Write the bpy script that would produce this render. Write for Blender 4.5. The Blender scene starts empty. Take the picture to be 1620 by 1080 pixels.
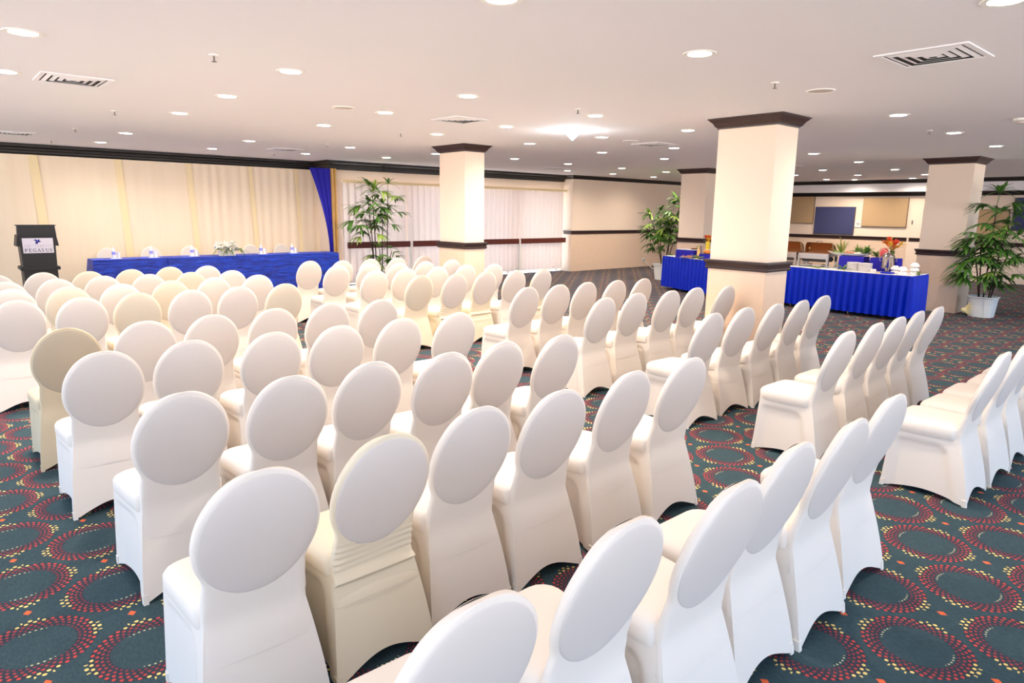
import bpy, bmesh, math, random
from mathutils import Vector, Matrix
random.seed(7)
PI = math.pi
scene = bpy.context.scene
COL = scene.collection

# ------------------------------------------------------------------ camera
YAW, PITCH, ROLL, FPX = 0.849539044, -0.1918324, -0.0135576879, 1058.78708
cam_d = bpy.data.cameras.new('camera'); cam_d.sensor_width = 36.0
cam_d.lens = FPX / 1620 * 36; cam_d.clip_start = 0.05; cam_d.clip_end = 200
cam = bpy.data.objects.new('camera', cam_d); COL.objects.link(cam)
fw = Vector((math.cos(PITCH) * math.cos(YAW), math.cos(PITCH) * math.sin(YAW), math.sin(PITCH)))
rt = Vector((math.sin(YAW), -math.cos(YAW), 0)); dn = fw.cross(rt)
rt2 = math.cos(ROLL) * rt + math.sin(ROLL) * dn
dn2 = -math.sin(ROLL) * rt + math.cos(ROLL) * dn
m3 = Matrix((rt2, -dn2, -fw)).transposed()
cam.matrix_world = Matrix.Translation((0, 0, 1.72)) @ m3.to_4x4()
scene.camera = cam

# ------------------------------------------------------------------ world, light, exposure
world = bpy.data.worlds.new('world'); scene.world = world; world.use_nodes = True
bg = world.node_tree.nodes['Background']           # cool daylight sky above, brighter unseen lower half added to light the ceiling
wn = world.node_tree.nodes; wl = world.node_tree.links
w_tc = wn.new('ShaderNodeTexCoord'); w_sx = wn.new('ShaderNodeSeparateXYZ'); w_mr = wn.new('ShaderNodeMapRange'); w_mx = wn.new('ShaderNodeMix'); w_mx.data_type = 'RGBA'
wl.new(w_tc.outputs['Generated'], w_sx.inputs[0]); wl.new(w_sx.outputs[2], w_mr.inputs[0])
w_mr.inputs[1].default_value = -0.05; w_mr.inputs[2].default_value = 0.02
wl.new(w_mr.outputs[0], w_mx.inputs[0]); w_mx.inputs[6].default_value = (3.1, 2.9, 2.75, 1); w_mx.inputs[7].default_value = (0.85, 1.28, 1.85, 1)
wl.new(w_mx.outputs[2], bg.inputs[0]); bg.inputs[1].default_value = 0.62
scene.view_settings.view_transform = 'Standard'; scene.view_settings.look = 'None'
scene.view_settings.gamma = 1.0; scene.view_settings.use_curve_mapping = False
scene.view_settings.exposure = 1.45
LAMP_W = 32.0            # every recessed ceiling lamp
CEIL = 2.77

# ------------------------------------------------------------------ helpers
def tag(o, label=None, cat=None, group=None, kind=None):
    if label: o['label'] = label
    if cat: o['category'] = cat
    if group: o['group'] = group
    if kind: o['kind'] = kind
    return o
def empty(name, loc=(0, 0, 0), rz=0, label=None, cat=None, group=None):
    o = bpy.data.objects.new(name, None); COL.objects.link(o)
    o.location = loc; o.rotation_euler = (0, 0, rz); o.empty_display_size = 0.1
    return tag(o, label, cat, group)
class MB:
    def __init__(s): s.v = []; s.f = []
    def add(s, vs, fs):
        n = len(s.v); s.v += [tuple(v) for v in vs]; s.f += [tuple(i + n for i in f) for f in fs]; return s
    def box(s, x0, x1, y0, y1, z0, z1, b=0.0):
        if b <= 0:
            vs = [(x, y, z) for z in (z0, z1) for y in (y0, y1) for x in (x0, x1)]
            return s.add(vs, [(0, 2, 3, 1), (4, 5, 7, 6), (0, 1, 5, 4), (2, 6, 7, 3), (0, 4, 6, 2), (1, 3, 7, 5)])
        bm = bmesh.new(); bmesh.ops.create_cube(bm, size=1)
        for v in bm.verts:
            v.co = Vector(((x0 + x1) / 2 + v.co.x * (x1 - x0), (y0 + y1) / 2 + v.co.y * (y1 - y0), (z0 + z1) / 2 + v.co.z * (z1 - z0)))
        bmesh.ops.bevel(bm, geom=list(bm.edges), offset=b, segments=2, affect='EDGES')
        bm.verts.index_update(); s.add([v.co[:] for v in bm.verts], [[v.index for v in f.verts] for f in bm.faces]); bm.free(); return s
    def lathe(s, prof, seg=24, c=(0, 0, 0), cap=True):
        vs = []; fs = []; n = len(prof)
        for r, z in prof:
            for k in range(seg):
                a = 2 * PI * k / seg; vs.append((c[0] + r * math.cos(a), c[1] + r * math.sin(a), c[2] + z))
        for i in range(n - 1):
            for k in range(seg):
                k2 = (k + 1) % seg; fs.append((i * seg + k, i * seg + k2, (i + 1) * seg + k2, (i + 1) * seg + k))
        if cap:
            fs.append(tuple(range(seg))[::-1]); fs.append(tuple((n - 1) * seg + k for k in range(seg)))
        return s.add(vs, fs)
    def tube(s, pts, r, seg=8):
        pts = [Vector(p) for p in pts]; rs = r if isinstance(r, (list, tuple)) else [r] * len(pts)
        vs = []; fs = []; prev = None
        for i, p in enumerate(pts):
            t = (pts[min(i + 1, len(pts) - 1)] - pts[max(i - 1, 0)]).normalized()
            up = Vector((0, 0, 1)) if abs(t.z) < 0.9 else Vector((1, 0, 0))
            if prev is not None: up = prev
            a = t.cross(up).normalized(); b = a.cross(t).normalized(); prev = b
            for k in range(seg):
                an = 2 * PI * k / seg; vs.append(p + rs[i] * (math.cos(an) * a + math.sin(an) * b))
        for i in range(len(pts) - 1):
            for k in range(seg):
                k2 = (k + 1) % seg; fs.append((i * seg + k, i * seg + k2, (i + 1) * seg + k2, (i + 1) * seg + k))
        fs.append(tuple(range(seg))); fs.append(tuple((len(pts) - 1) * seg + k for k in range(seg))[::-1])
        return s.add(vs, fs)
    def blob(s, c, rx, ry, rz, seg=12, ring=8):
        vs = []; fs = []
        for i in range(ring + 1):
            th = PI * (i + 0.02) / (ring + 0.04)
            for k in range(seg):
                a = 2 * PI * k / seg
                vs.append((c[0] + rx * math.sin(th) * math.cos(a), c[1] + ry * math.sin(th) * math.sin(a), c[2] + rz * math.cos(th)))
        for i in range(ring):
            for k in range(seg):
                k2 = (k + 1) % seg; fs.append((i * seg + k, (i + 1) * seg + k, (i + 1) * seg + k2, i * seg + k2))
        return s.add(vs, fs)
    def loft(s, rings, close=True, cap0=True, cap1=True):
        n = len(rings[0]); vs = [p for r in rings for p in r]; fs = []
        for i in range(len(rings) - 1):
            for k in range(n if close else n - 1):
                k2 = (k + 1) % n; fs.append((i * n + k, i * n + k2, (i + 1) * n + k2, (i + 1) * n + k))
        if cap0: fs.append(tuple(range(n))[::-1])
        if cap1: fs.append(tuple((len(rings) - 1) * n + k for k in range(n)))
        return s.add(vs, fs)
    def mesh(s, name, mat, smooth=False, ang=None):
        me = bpy.data.meshes.new(name); me.from_pydata(s.v, [], s.f)
        bm = bmesh.new(); bm.from_mesh(me); bmesh.ops.recalc_face_normals(bm, faces=bm.faces); bm.to_mesh(me); bm.free()
        if mat: me.materials.append(mat)
        if smooth:
            for p in me.polygons: p.use_smooth = True
            if ang is not None:
                try: me.set_sharp_from_angle(angle=math.radians(ang))
                except Exception: pass
        me.update(); return me
    def build(s, name, mat, parent=None, smooth=False, ang=None):
        o = bpy.data.objects.new(name, s.mesh(name, mat, smooth, ang)); COL.objects.link(o)
        if parent: o.parent = parent
        return o
def structure(name, mb, mat, smooth=False, ang=None):
    return tag(mb.build(name, mat, None, smooth, ang), kind='structure')
def copy_tree(o, parent=None):
    c = o.copy(); COL.objects.link(c); c.parent = parent
    for ch in list(o.children): copy_tree(ch, c)
    return c
def sweep(path, prof, closed=False):
    """profile (out, z) swept along xy path; out = to the right of travel"""
    n = len(path); rings = []
    for i, p in enumerate(path):
        p = Vector(p)
        def nrm(a, b):
            d = (Vector(b) - Vector(a)).normalized(); return Vector((d.y, -d.x))
        if closed or 0 < i < n - 1:
            n1 = nrm(path[i - 1], path[i]); n2 = nrm(path[i], path[(i + 1) % n])
            m = (n1 + n2); m = m / max(1e-6, m.dot(n1)) if m.length > 1e-6 else n1
        else:
            m = nrm(path[0], path[1]) if i == 0 else nrm(path[-2], path[-1])
        rings.append([(p.x + m.x * o_, p.y + m.y * o_, z) for o_, z in prof])
    mb = MB()
    if closed: mb.loft(rings + [rings[0]], cap0=False, cap1=False)
    else: mb.loft(rings)
    return mb

# ------------------------------------------------------------------ materials
class NT:
    """tiny expression builder over shader math nodes"""
    def __init__(s, name):
        s.m = bpy.data.materials.new(name); s.m.use_nodes = True; s.t = s.m.node_tree; s.n = s.t.nodes; s.l = s.t.links
        s.b = s.n['Principled BSDF']
    def node(s, typ, **kw):
        n = s.n.new(typ)
        for k, v in kw.items(): setattr(n, k, v)
        return n
    def inp(s, sock, v):
        if hasattr(v, 'is_output'): s.l.new(v, sock)
        else: sock.default_value = v
    def M(s, op, a, b=None, c=None):
        n = s.node('ShaderNodeMath', operation=op); s.inp(n.inputs[0], a)
        if b is not None: s.inp(n.inputs[1], b)
        if c is not None: s.inp(n.inputs[2], c)
        return n.outputs[0]
    def mix(s, fac, a, b):
        n = s.node('ShaderNodeMix', data_type='RGBA'); s.inp(n.inputs[0], fac); s.inp(n.inputs[6], a); s.inp(n.inputs[7], b); return n.outputs[2]
    def noise(s, scale, detail=3, rough=0.6, vec=None):
        n = s.node('ShaderNodeTexNoise'); n.inputs['Scale'].default_value = scale; n.inputs['Detail'].default_value = detail
        n.inputs['Roughness'].default_value = rough
        if vec is not None: s.l.new(vec, n.inputs['Vector'])
        return n.outputs[0]
    def obj(s): return s.node('ShaderNodeTexCoord').outputs['Object']
    def scaled(s, v, sc):
        n = s.node('ShaderNodeMapping'); s.l.new(v, n.inputs[0]); n.inputs['Scale'].default_value = sc; return n.outputs[0]
    def bump(s, h, strength=0.3, dist=0.01):
        n = s.node('ShaderNodeBump'); n.inputs['Strength'].default_value = strength; n.inputs['Distance'].default_value = dist
        s.l.new(h, n.inputs['Height']); s.l.new(n.outputs[0], s.b.inputs['Normal'])
def rgb(r, g, b):
    f = lambda c: (c / 255 / 12.92) if c / 255 <= 0.04045 else ((c / 255 + 0.055) / 1.055) ** 2.4
    return (f(r), f(g), f(b), 1)
def mat(name, c, rough=0.6, metal=0.0, var=0.0, scale=6, bump=0.0, bscale=60, spec=0.5, trans=0.0, sheen=0.0):
    t = NT(name); c = tuple(c)
    if var > 0:
        f = t.noise(scale, 4, 0.6, t.obj())
        d = tuple(x * (1 - var) for x in c[:3]) + (1,)
        t.inp(t.b.inputs['Base Color'], t.mix(f, d, c))
    else:
        f = t.noise(scale, 2, 0.5, t.obj()); d = tuple(x * 0.985 for x in c[:3]) + (1,)
        t.inp(t.b.inputs['Base Color'], t.mix(f, d, c))
    t.b.inputs['Roughness'].default_value = rough; t.b.inputs['Metallic'].default_value = metal
    t.b.inputs['Specular IOR Level'].default_value = spec
    if bump > 0: t.bump(t.noise(bscale, 3, 0.6, t.obj()), bump, 0.01)
    if trans > 0:
        tr = t.node('ShaderNodeBsdfTranslucent'); tr.inputs[0].default_value = c
        mx = t.node('ShaderNodeMixShader'); mx.inputs[0].default_value = trans
        t.l.new(t.b.outputs[0], mx.inputs[1]); t.l.new(tr.outputs[0], mx.inputs[2])
        t.l.new(mx.outputs[0], t.n['Material Output'].inputs[0])
    return t.m
def emit(name, c, s):
    t = NT(name); t.b.inputs['Base Color'].default_value = c
    t.b.inputs['Emission Color'].default_value = c; t.b.inputs['Emission Strength'].default_value = s; return t.m

def carpet_material():
    t = NT('carpet'); o = t.obj(); sp = t.node('ShaderNodeSeparateXYZ'); t.l.new(o, sp.inputs[0])
    X, Y = sp.outputs[0], sp.outputs[1]; M = t.M
    DX, DY = 0.678, 0.570
    def cell(x0, y0):
        u = M('MULTIPLY', M('SUBTRACT', M('FRACT', M('DIVIDE', M('SUBTRACT', X, x0 - DX / 2 + 100 * 0), DX)), 0.5), DX)
        v = M('MULTIPLY', M('SUBTRACT', M('FRACT', M('DIVIDE', M('SUBTRACT', Y, y0 - DY / 2), DY)), 0.5), DY)
        return u, v, M('SQRT', M('ADD', M('MULTIPLY', u, u), M('MULTIPLY', v, v)))
    u1, v1, r1 = cell(2.875, 0.738); u2, v2, r2 = cell(2.875 + DX / 2, 0.738 + DY / 2)
    pick = M('LESS_THAN', r2, r1)
    sel = lambda a, b: M('ADD', M('MULTIPLY', a, M('SUBTRACT', 1.0, pick)), M('MULTIPLY', b, pick))
    u, v, r = sel(u1, u2), sel(v1, v2), sel(r1, r2)
    th = M('ARCTAN2', v, u); N = 40.0; R0 = 0.118; DR = 0.0178
    q = M('DIVIDE', M('SUBTRACT', r, R0), DR); idx = M('FLOOR', q)
    st = M('MULTIPLY', M('MODULO', M('ADD', idx, 10.0), 2.0), 0.5)
    a = M('SUBTRACT', M('FRACT', M('ADD', M('MULTIPLY', th, N / (2 * PI)), M('ADD', st, 100.0))), 0.5)
    al = M('MULTIPLY', a, M('MULTIPLY', r, 2 * PI / N)); be = M('MULTIPLY', M('SUBTRACT', M('FRACT', q), 0.5), DR)
    d = M('SQRT', M('ADD', M('MULTIPLY', M('MULTIPLY', al, al), 0.85), M('MULTIPLY', be, be)))
    size = M('ADD', 0.0042, M('MULTIPLY', idx, 0.00072))
    dot = M('LESS_THAN', d, size)
    inring = M('MULTIPLY', M('GREATER_THAN', idx, 0.5), M('LESS_THAN', idx, 4.5))
    c2 = M('COSINE', M('MULTIPLY', th, 2.0)); c4 = M('COSINE', M('MULTIPLY', th, 4.0))
    outer = M('MULTIPLY', M('GREATER_THAN', idx, 3.5), M('LESS_THAN', idx, 4.5))
    card = M('GREATER_THAN', c4, 0.45)
    extra = M('MULTIPLY', M('MULTIPLY', M('GREATER_THAN', idx, 4.5), M('LESS_THAN', idx, 5.5)), M('GREATER_THAN', c4, 0.82))
    gold = M('ADD', M('MULTIPLY', outer, card), extra)
    inner = M('MULTIPLY', M('MULTIPLY', M('GREATER_THAN', idx, -0.5), M('LESS_THAN', idx, 0.5)), M('LESS_THAN', c2, -0.72))
    isdot = M('MULTIPLY', dot, M('MINIMUM', 1.0, M('ADD', M('ADD', inring, extra), inner)))
    # small orange diamond between rings of a row
    def spot(x0, y0):
        uu = M('ABSOLUTE', M('MULTIPLY', M('SUBTRACT', M('FRACT', M('DIVIDE', M('SUBTRACT', X, x0 - DX / 2), DX)), 0.5), DX))
        vv = M('ABSOLUTE', M('MULTIPLY', M('SUBTRACT', M('FRACT', M('DIVIDE', M('SUBTRACT', Y, y0 - DY / 2), DY)), 0.5), DY))
        return M('ADD', M('LESS_THAN', M('ADD', uu, M('MULTIPLY', vv, 0.8)), 0.017), 0.0)
    sp1 = M('MINIMUM', 1.0, M('ADD', spot(2.875 + DX / 2, 0.748), spot(2.875, 0.748 + DY / 2)))
    n1 = t.noise(9, 4, 0.7, o); n2 = t.noise(110, 4, 0.85, t.scaled(o, (1, 0.3, 1)))
    base = t.mix(n2, rgb(10, 30, 40), rgb(88, 116, 122)); base = t.mix(M('MULTIPLY', n1, 0.5), base, rgb(40, 50, 66))
    red = t.mix(M('MULTIPLY', M('SUBTRACT', idx, 1.0), 0.33), rgb(150, 66, 80), rgb(224, 86, 80))
    red = t.mix(M('MULTIPLY', t.noise(60, 2, 0.5, o), 0.55), red, rgb(120, 45, 60))
    halo = M('MULTIPLY', inring, 0.45)
    col = t.mix(halo, base, rgb(58, 40, 56)); col = t.mix(isdot, col, red)
    col = t.mix(M('MULTIPLY', gold, dot), col, rgb(240, 214, 132)); col = t.mix(M('MULTIPLY', inner, dot), col, rgb(200, 200, 160))
    col = t.mix(sp1, col, rgb(236, 110, 70))
    t.inp(t.b.inputs['Base Color'], col); t.b.inputs['Roughness'].default_value = 0.95; t.b.inputs['Specular IOR Level'].default_value = 0.15
    t.bump(n2, 0.5, 0.004); return t.m

M_carpet = carpet_material()
M_ceil = mat('ceiling_paint', rgb(238, 235, 238), 0.85, var=0.03, scale=0.6)
M_wall = mat('wall_paint', rgb(244, 224, 204), 0.8, var=0.03, scale=1.0)
M_marble = mat('beige_wainscot', rgb(238, 210, 184), 0.28, var=0.10, scale=9, spec=0.5)
M_dark = mat('dark_moulding', rgb(66, 46, 42), 0.38, var=0.35, scale=30)
M_dark2 = mat('black_cornice', rgb(34, 29, 27), 0.42, var=0.35, scale=30)
M_wood = mat('mahogany_rail', rgb(112, 48, 34), 0.45, var=0.4, scale=22)
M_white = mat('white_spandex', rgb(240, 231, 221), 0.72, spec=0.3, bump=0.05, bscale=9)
M_padw = mat('white_spandex_pad_shade', rgb(218, 210, 204), 0.62, spec=0.35)  # pad under thin cover; shade inside the fabric put into the greyer colour
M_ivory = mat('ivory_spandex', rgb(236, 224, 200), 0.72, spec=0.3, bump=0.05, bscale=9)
M_padi = mat('ivory_spandex_pad_shade', rgb(216, 206, 188), 0.65, spec=0.3)  # ivory cover with the same inner shade in its colour
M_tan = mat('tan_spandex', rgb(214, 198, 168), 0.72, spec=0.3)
M_padt = mat('tan_spandex_pad_shade', rgb(188, 174, 152), 0.65, spec=0.3)  # tan cover, inner shade likewise painted into the tone
M_blue = mat('royal_blue_satin', rgb(0, 42, 200), 0.45, var=0.2, scale=4, spec=.25)
M_bluev = mat('royal_blue_velvet', rgb(20, 8, 170), 0.7, var=0.2, scale=14)
M_gold = mat('gold_satin', rgb(222, 176, 104), 0.4, var=0.2, scale=9)
M_black = mat('speckled_black_laminate', rgb(46, 42, 42), 0.5, var=0.4, scale=90)
M_signw = mat('white_sign', rgb(236, 228, 236), 0.5)
M_inkb = mat('navy_ink', rgb(24, 24, 140), 0.5)
M_inkd = mat('dark_ink', rgb(70, 62, 84), 0.5)
M_inkg = mat('grey_ink', rgb(170, 160, 172), 0.5)
M_plast = mat('white_plastic', rgb(240, 238, 232), 0.4)
M_grill = mat('vent_shadow', rgb(60, 56, 54), 0.7)
M_spk = mat('speaker_grille', rgb(206, 194, 186), 0.7, var=0.15, scale=120)
M_chrome = mat('polished_steel', rgb(186, 180, 176), 0.2, metal=1.0)
M_steel2 = mat('sprinkler_metal', rgb(120, 110, 104), 0.4, metal=0.8)
M_cloth = mat('white_tablecloth', rgb(246, 240, 236), 0.75)
M_china = mat('white_china', rgb(248, 242, 238), 0.22)
M_leaf = mat('palm_leaf', rgb(92, 144, 58), 0.45, var=0.55, scale=5, trans=0.15)
M_leafl = mat('pale_palm_leaf', rgb(164, 196, 90), 0.45, var=0.4, scale=5, trans=0.2)
M_cane = mat('palm_cane', rgb(78, 54, 44), 0.8, var=0.4, scale=40)
M_soil = mat('potting_soil', rgb(60, 44, 34), 0.95, var=0.4, scale=60)
M_potw = mat('white_pot_cloth', rgb(236, 236, 232), 0.6)
M_knot = mat('cream_knot_cloth', rgb(244, 226, 170), 0.6)
M_tanp = mat('tan_acoustic_fabric', rgb(192, 162, 124), 0.95, var=0.15, scale=120)
M_tand = mat('brown_panel_edge', rgb(112, 92, 70), 0.8)
M_navy = mat('navy_acoustic_fabric', rgb(66, 70, 112), 0.95, var=0.2, scale=120)
M_glass = mat('clear_bottle', rgb(235, 240, 246), 0.08)
M_lampon = emit('lamp_glow', (1.0, 0.93, 0.82, 1), 9.0)
M_lampcool = emit('cool_lamp_glow', (0.9, 0.97, 1.0, 1), 7.0)

def fabric(name, c1, c2, rough=0.7, sc=(3, 3, 60), trans=0.0, bs=0.35, con=1.0):
    t = NT(name); n = t.noise(3.0, 5, 0.75, t.scaled(t.obj(), sc))
    if con > 1: n = t.M('MINIMUM', 1.0, t.M('MAXIMUM', 0.0, t.M('ADD', 0.5, t.M('MULTIPLY', t.M('SUBTRACT', n, 0.5), con))))
    t.inp(t.b.inputs['Base Color'], t.mix(n, c1, c2)); t.b.inputs['Roughness'].default_value = rough
    t.bump(n, bs, 0.01)
    if trans > 0:
        tr = t.node('ShaderNodeBsdfTranslucent'); tr.inputs[0].default_value = c2
        mx = t.node('ShaderNodeMixShader'); mx.inputs[0].default_value = trans
        t.l.new(t.b.outputs[0], mx.inputs[1]); t.l.new(tr.outputs[0], mx.inputs[2]); t.l.new(mx.outputs[0], t.n['Material Output'].inputs[0])
    return t.m
M_crinkle = fabric('crinkled_blue_satin', rgb(0, 18, 128), rgb(6, 74, 222), 0.5, (1.3, 1.3, 9), bs=1.0, con=3.2)  # light and shade of the crinkles put into the colour as two blues
M_drape = fabric('cream_backdrop_voile', rgb(246, 224, 192), rgb(250, 234, 208), 0.85, (14, 2, 0.6), bs=0.15)
M_seam = fabric('yellow_voile_overlap', rgb(246, 222, 170), rgb(250, 232, 190), 0.85, (14, 2, 0.6), bs=0.15)
M_curt = fabric('white_sheer_curtain', rgb(236, 226, 222), rgb(248, 240, 236), 0.85, (20, 2, 0.5), trans=0.46, bs=0.1)

# ------------------------------------------------------------------ room shell
XB, YP, YW, YS = 21.8, 13.79, 14.20, 14.88
XL, YR = -4.0, -4.5
structure('floor', MB().box(XL, XB + 0.3, YR, 14.22, -0.2, 0.0).box(XL, 7.2, 14.22, 15.2, -.2, 0), M_carpet)
structure('ceiling', MB().box(XL, XB + 0.3, YR, 15.2, CEIL, CEIL + 0.2), M_ceil)
structure('wall_left', MB().box(14.39, XB + 0.3, YP, 15.2, 0, CEIL), M_wall)                 # pier and wall beyond the windows
# window wall: jamb strips, header, openings between
wm = MB(); zt = 2.36
wm.box(7.20, 7.30, YW, YW + 0.25, 0, CEIL); wm.box(7.30, 14.39, YW, YW + 0.25, zt, CEIL)
for a, b in ((8.93, 9.02), (10.68, 10.78), (12.45, 12.54)): wm.box(a, b, YW, YW + 0.25, 0, zt)
wm.box(6.98, 7.20, 14.20, YS + .2, 0, CEIL)
structure('wall_windows', wm, M_wall)
structure('wall_stage', MB().box(XL, 7.2, YS, YS + 0.3, 0, CEIL), M_wall)
structure('wall_back', MB().box(XB, XB + 0.3, YR, 15.2, 0, CEIL), M_wall)
structure('trim_1', MB().box(XB - 0.35, XB, YR, YP, 2.43, CEIL), M_ceil)               # dropped bulkhead along the back wall
wins = [(7.30, 8.93), (9.02, 10.68), (10.78, 12.45), (12.54, 14.39)]
M_pane = NT('window_pane'); M_pane.b.inputs['Transmission Weight'].default_value = 1.0; M_pane.b.inputs['Roughness'].default_value = 0.0
M_pane.b.inputs['IOR'].default_value = 1.02; M_pane = M_pane.m
for i, (a, b) in enumerate(wins):
    w = MB(); 
    for q in ((a, a + .04, 0, zt), (b - .04, b, 0, zt), (a, b, zt - .05, zt), (a, b, 0, .03)): w.box(q[0], q[1], YW + .16, YW + .20, q[2], q[3])
    fr = structure('window_%d' % (i + 1), w, M_plast)
    MB().box(a + .04, b - .04, YW + .175, YW + .185, .03, zt - .05).build('pane', M_pane, fr)

crown = [(0, -.19), (.02, -.19), (.025, -.165), (.045, -.155), (.05, -.12), (.07, -.11), (.08, -.07), (.11, -.05), (.115, -.02), (.14, -.015), (.14, 0), (0, 0)]
crown_s = [(0, -.105), (.012, -.105), (.014, -.09), (.03, -.08), (.035, -.07), (.05, -.045), (.075, -.022), (.08, -.012), (.092, -.01), (.092, 0), (0, 0)]
def zc(pr, z, k=1.0): return [(o * k, z + dz * k) for o, dz in pr]
structure('trim_2', sweep([(XL, YS - .04), (4.95, YS - .04)], zc(crown, CEIL)), M_dark2)
structure('trim_3', sweep([(4.95, YS - .02), (7.0, YS - .02), (7.0, 14.12), (8.3, 14.12)], zc(crown, CEIL)), M_dark2)
structure('trim_4', sweep([(8.3, 14.10), (14.33, 14.10)], zc(crown, CEIL)), M_dark2)
structure('trim_5', sweep([(14.39, 14.12), (14.39, YP), (XB - .35, YP)], zc(crown_s, CEIL)), M_dark2)
structure('trim_6', sweep([(XB - .35, YP), (XB - .35, YR)], zc(crown_s, CEIL)), M_dark2)
structure('trim_7', sweep([(XB, YP), (XB, YR)], zc(crown_s, 2.43, 1.1)), M_dark2)
rail = [(0, -.105), (.02, -.105), (.026, -.09), (.026, -.075), (.016, -.07), (.02, -.05), (.034, -.032), (.036, -.02), (.044, -.018), (.044, 0), (0, 0)]
structure('trim_8', sweep([(14.39, 14.1), (14.39, YP), (XB, YP)], zc(rail, 1.19)), M_dark)
BX = 1.033
structure('trim_9', sweep([(XB, YP), (XB, 7.08 * BX)], zc(rail, 1.12)), M_dark)
structure('trim_10', sweep([(XB, 7.02 * BX), (XB, 6.69 * BX)], zc(rail, 1.12)), M_dark)
structure('trim_11', sweep([(XB, 5.6 * BX), (XB, YR)], zc(rail, 1.08)), M_dark)
structure('trim_30', MB().box(14.38, XB, YP - .008, YP + .1, 0, 1.09), M_marble)
structure('trim_31', MB().box(XB - .008, XB + .1, 7.07 * BX, YP, 0, 1.02), M_marble)
# wooden crash rails across the windows
for i, (a, b) in enumerate(((7.27, 8.93), (9.02, 10.70), (10.76, 12.46), (12.53, 14.30))):
    structure('trim_%d' % (12 + i), MB().box(a, b, 13.925, 13.955, .845, .985, .004), M_wood)
# jib door in the back wall
dm = MB().box(XB - .008, XB + .02, 6.05, 7.05 * BX, .0, 1.93)
d = structure('door_1', dm, M_wall)
MB().box(XB - .02, XB - .008, 7.20, 7.23, 1.5, 1.62).build('hinge', M_steel2, d)

# ------------------------------------------------------------------ columns
def column(x0, x1, y0, y1, rz, label):
    c = empty('column', ((x0 + x1) / 2, (y0 + y1) / 2, 0), 0, label, 'column', 'square columns holding the ceiling')
    ox, oy = -(x0 + x1) / 2, -(y0 + y1) / 2
    X0, X1, Y0, Y1 = x0 + ox, x1 + ox, y0 + oy, y1 + oy
    MB().box(X0, X1, Y0, Y1, rz - .05, CEIL - .002).build('shaft', M_wall, c)
    e = .012
    MB().box(X0 - e, X1 + e, Y0 - e, Y1 + e, 0.0, rz - .05, .004).build('wainscot', M_marble, c)
    path = [(X0, Y0), (X1, Y0), (X1, Y1), (X0, Y1)]
    sweep(path, zc(crown_s, CEIL - .002, 1.05), True).build('capital_moulding', M_dark, c)
    sweep([(X0 - e, Y0 - e), (X1 + e, Y0 - e), (X1 + e, Y1 + e), (X0 - e, Y1 + e)], zc(rail, rz), True).build('chair_rail', M_dark, c)
column(6.94, 7.40, 3.70, 4.40, 1.205, 'tall cream square column nearest the camera, standing behind the right block of chairs')
column(6.73, 7.13, 8.86, 9.56, 1.205, 'cream square column standing before the white window curtains')
column(14.05, 14.68, 3.77, 4.49, 1.135, 'cream square column at the right end of the blue buffet beside the potted palm')
column(14.0, 14.62, 9.11, 9.81, 1.15, 'farthest cream square column, partly hidden, behind the left end of the buffet')

# ------------------------------------------------------------------ ceiling fittings
lights = [(4.15, 1.08), (2.34, 2.78), (4.06, 2.76), (7.91, 2.88), (10.0, 2.96), (12.2, 3.04),
 (.63, 5.35), (2.33, 5.31), (4.0, 5.22), (5.77, 5.22), (7.57, 5.25), (11.8, 5.59),
 (.67, 6.98), (2.38, 6.9), (4.02, 6.74), (5.73, 6.68), (7.45, 6.6), (9.42, 6.78), (14.12, 5.77), (16.84, 6.07),
 (2.4, 8.53), (4.06, 8.32), (5.63, 8.05), (7.39, 8.05), (9.3, 8.22), (11.13, 8.22), (16.15, 7.40), (18.63, 7.60), (19.24, 6.21),
 (2.45, 11.41), (4.15, 11.14), (5.78, 10.88), (7.51, 10.79), (9.27, 10.54), (10.98, 10.69), (12.84, 10.71), (14.67, 10.77), (14.91, 9.54),
 (2.48, 13.37), (4.2, 13.12), (5.84, 12.8), (7.38, 12.37), (12.79, 12.47), (14.56, 12.45), (16.5, 12.54), (17.77, 8.87), (20.43, 9.22), (20.9, 8.6), (20.9, 7.05)]
ordn = ['first', 'second', 'third', 'fourth', 'fifth', 'sixth', 'seventh', 'eighth', 'ninth', 'tenth', 'eleventh', 'twelfth', 'thirteenth', 'fourteenth', 'fifteenth']
rows = [(0, 2, 'the row nearest the camera'), (2, 4, 'the second row from the camera'), (4, 6, 'the third row from the camera'), (6, 7.75, 'the fourth row from the camera'),
        (7.75, 9.7, 'the fifth row from the camera'), (9.7, 12, 'the row before the last one'), (12, 14, 'the farthest row, by the curtains')]
lt = empty('recessed_ceiling_light', (0, 0, 0))
MB().lathe([(.078, .0), (.078, -.004), (.108, -.006), (.112, 0)], 28, cap=False).build('trim_ring', M_plast, lt, True, 40)
MB().lathe([(.079, -.001), (.079, -.0045), (.0005, -.0045)], 28).build('lamp_disc', M_lampon, lt)
first = True
for a, b, rn in rows:
    sel = sorted([p for p in lights if (a <= p[1] < b and p[0] < 8.5) or (a <= p[1] < b and p[0] >= 8.5)])
    for i, (x, y) in enumerate(sel):
        o = lt if first else copy_tree(lt)
        first = False; o.location = (x, y, CEIL)
        tag(o, 'round lit recessed ceiling light, %s from the left in %s' % (ordn[i], rn), 'ceiling light', 'recessed ceiling lights')
        ld = bpy.data.lights.new('ceiling_lamp', 'SPOT'); ld.energy = LAMP_W * (1.0 if x < 12 else .9); ld.color = (1.0, .85, .70)
        ld.spot_size = math.radians(165); ld.spot_blend = 1.0; ld.shadow_soft_size = .075
        lo = bpy.data.objects.new('ceiling_lamp', ld); COL.objects.link(lo); lo.location = (0, 0, -.02); lo.parent = o
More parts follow.
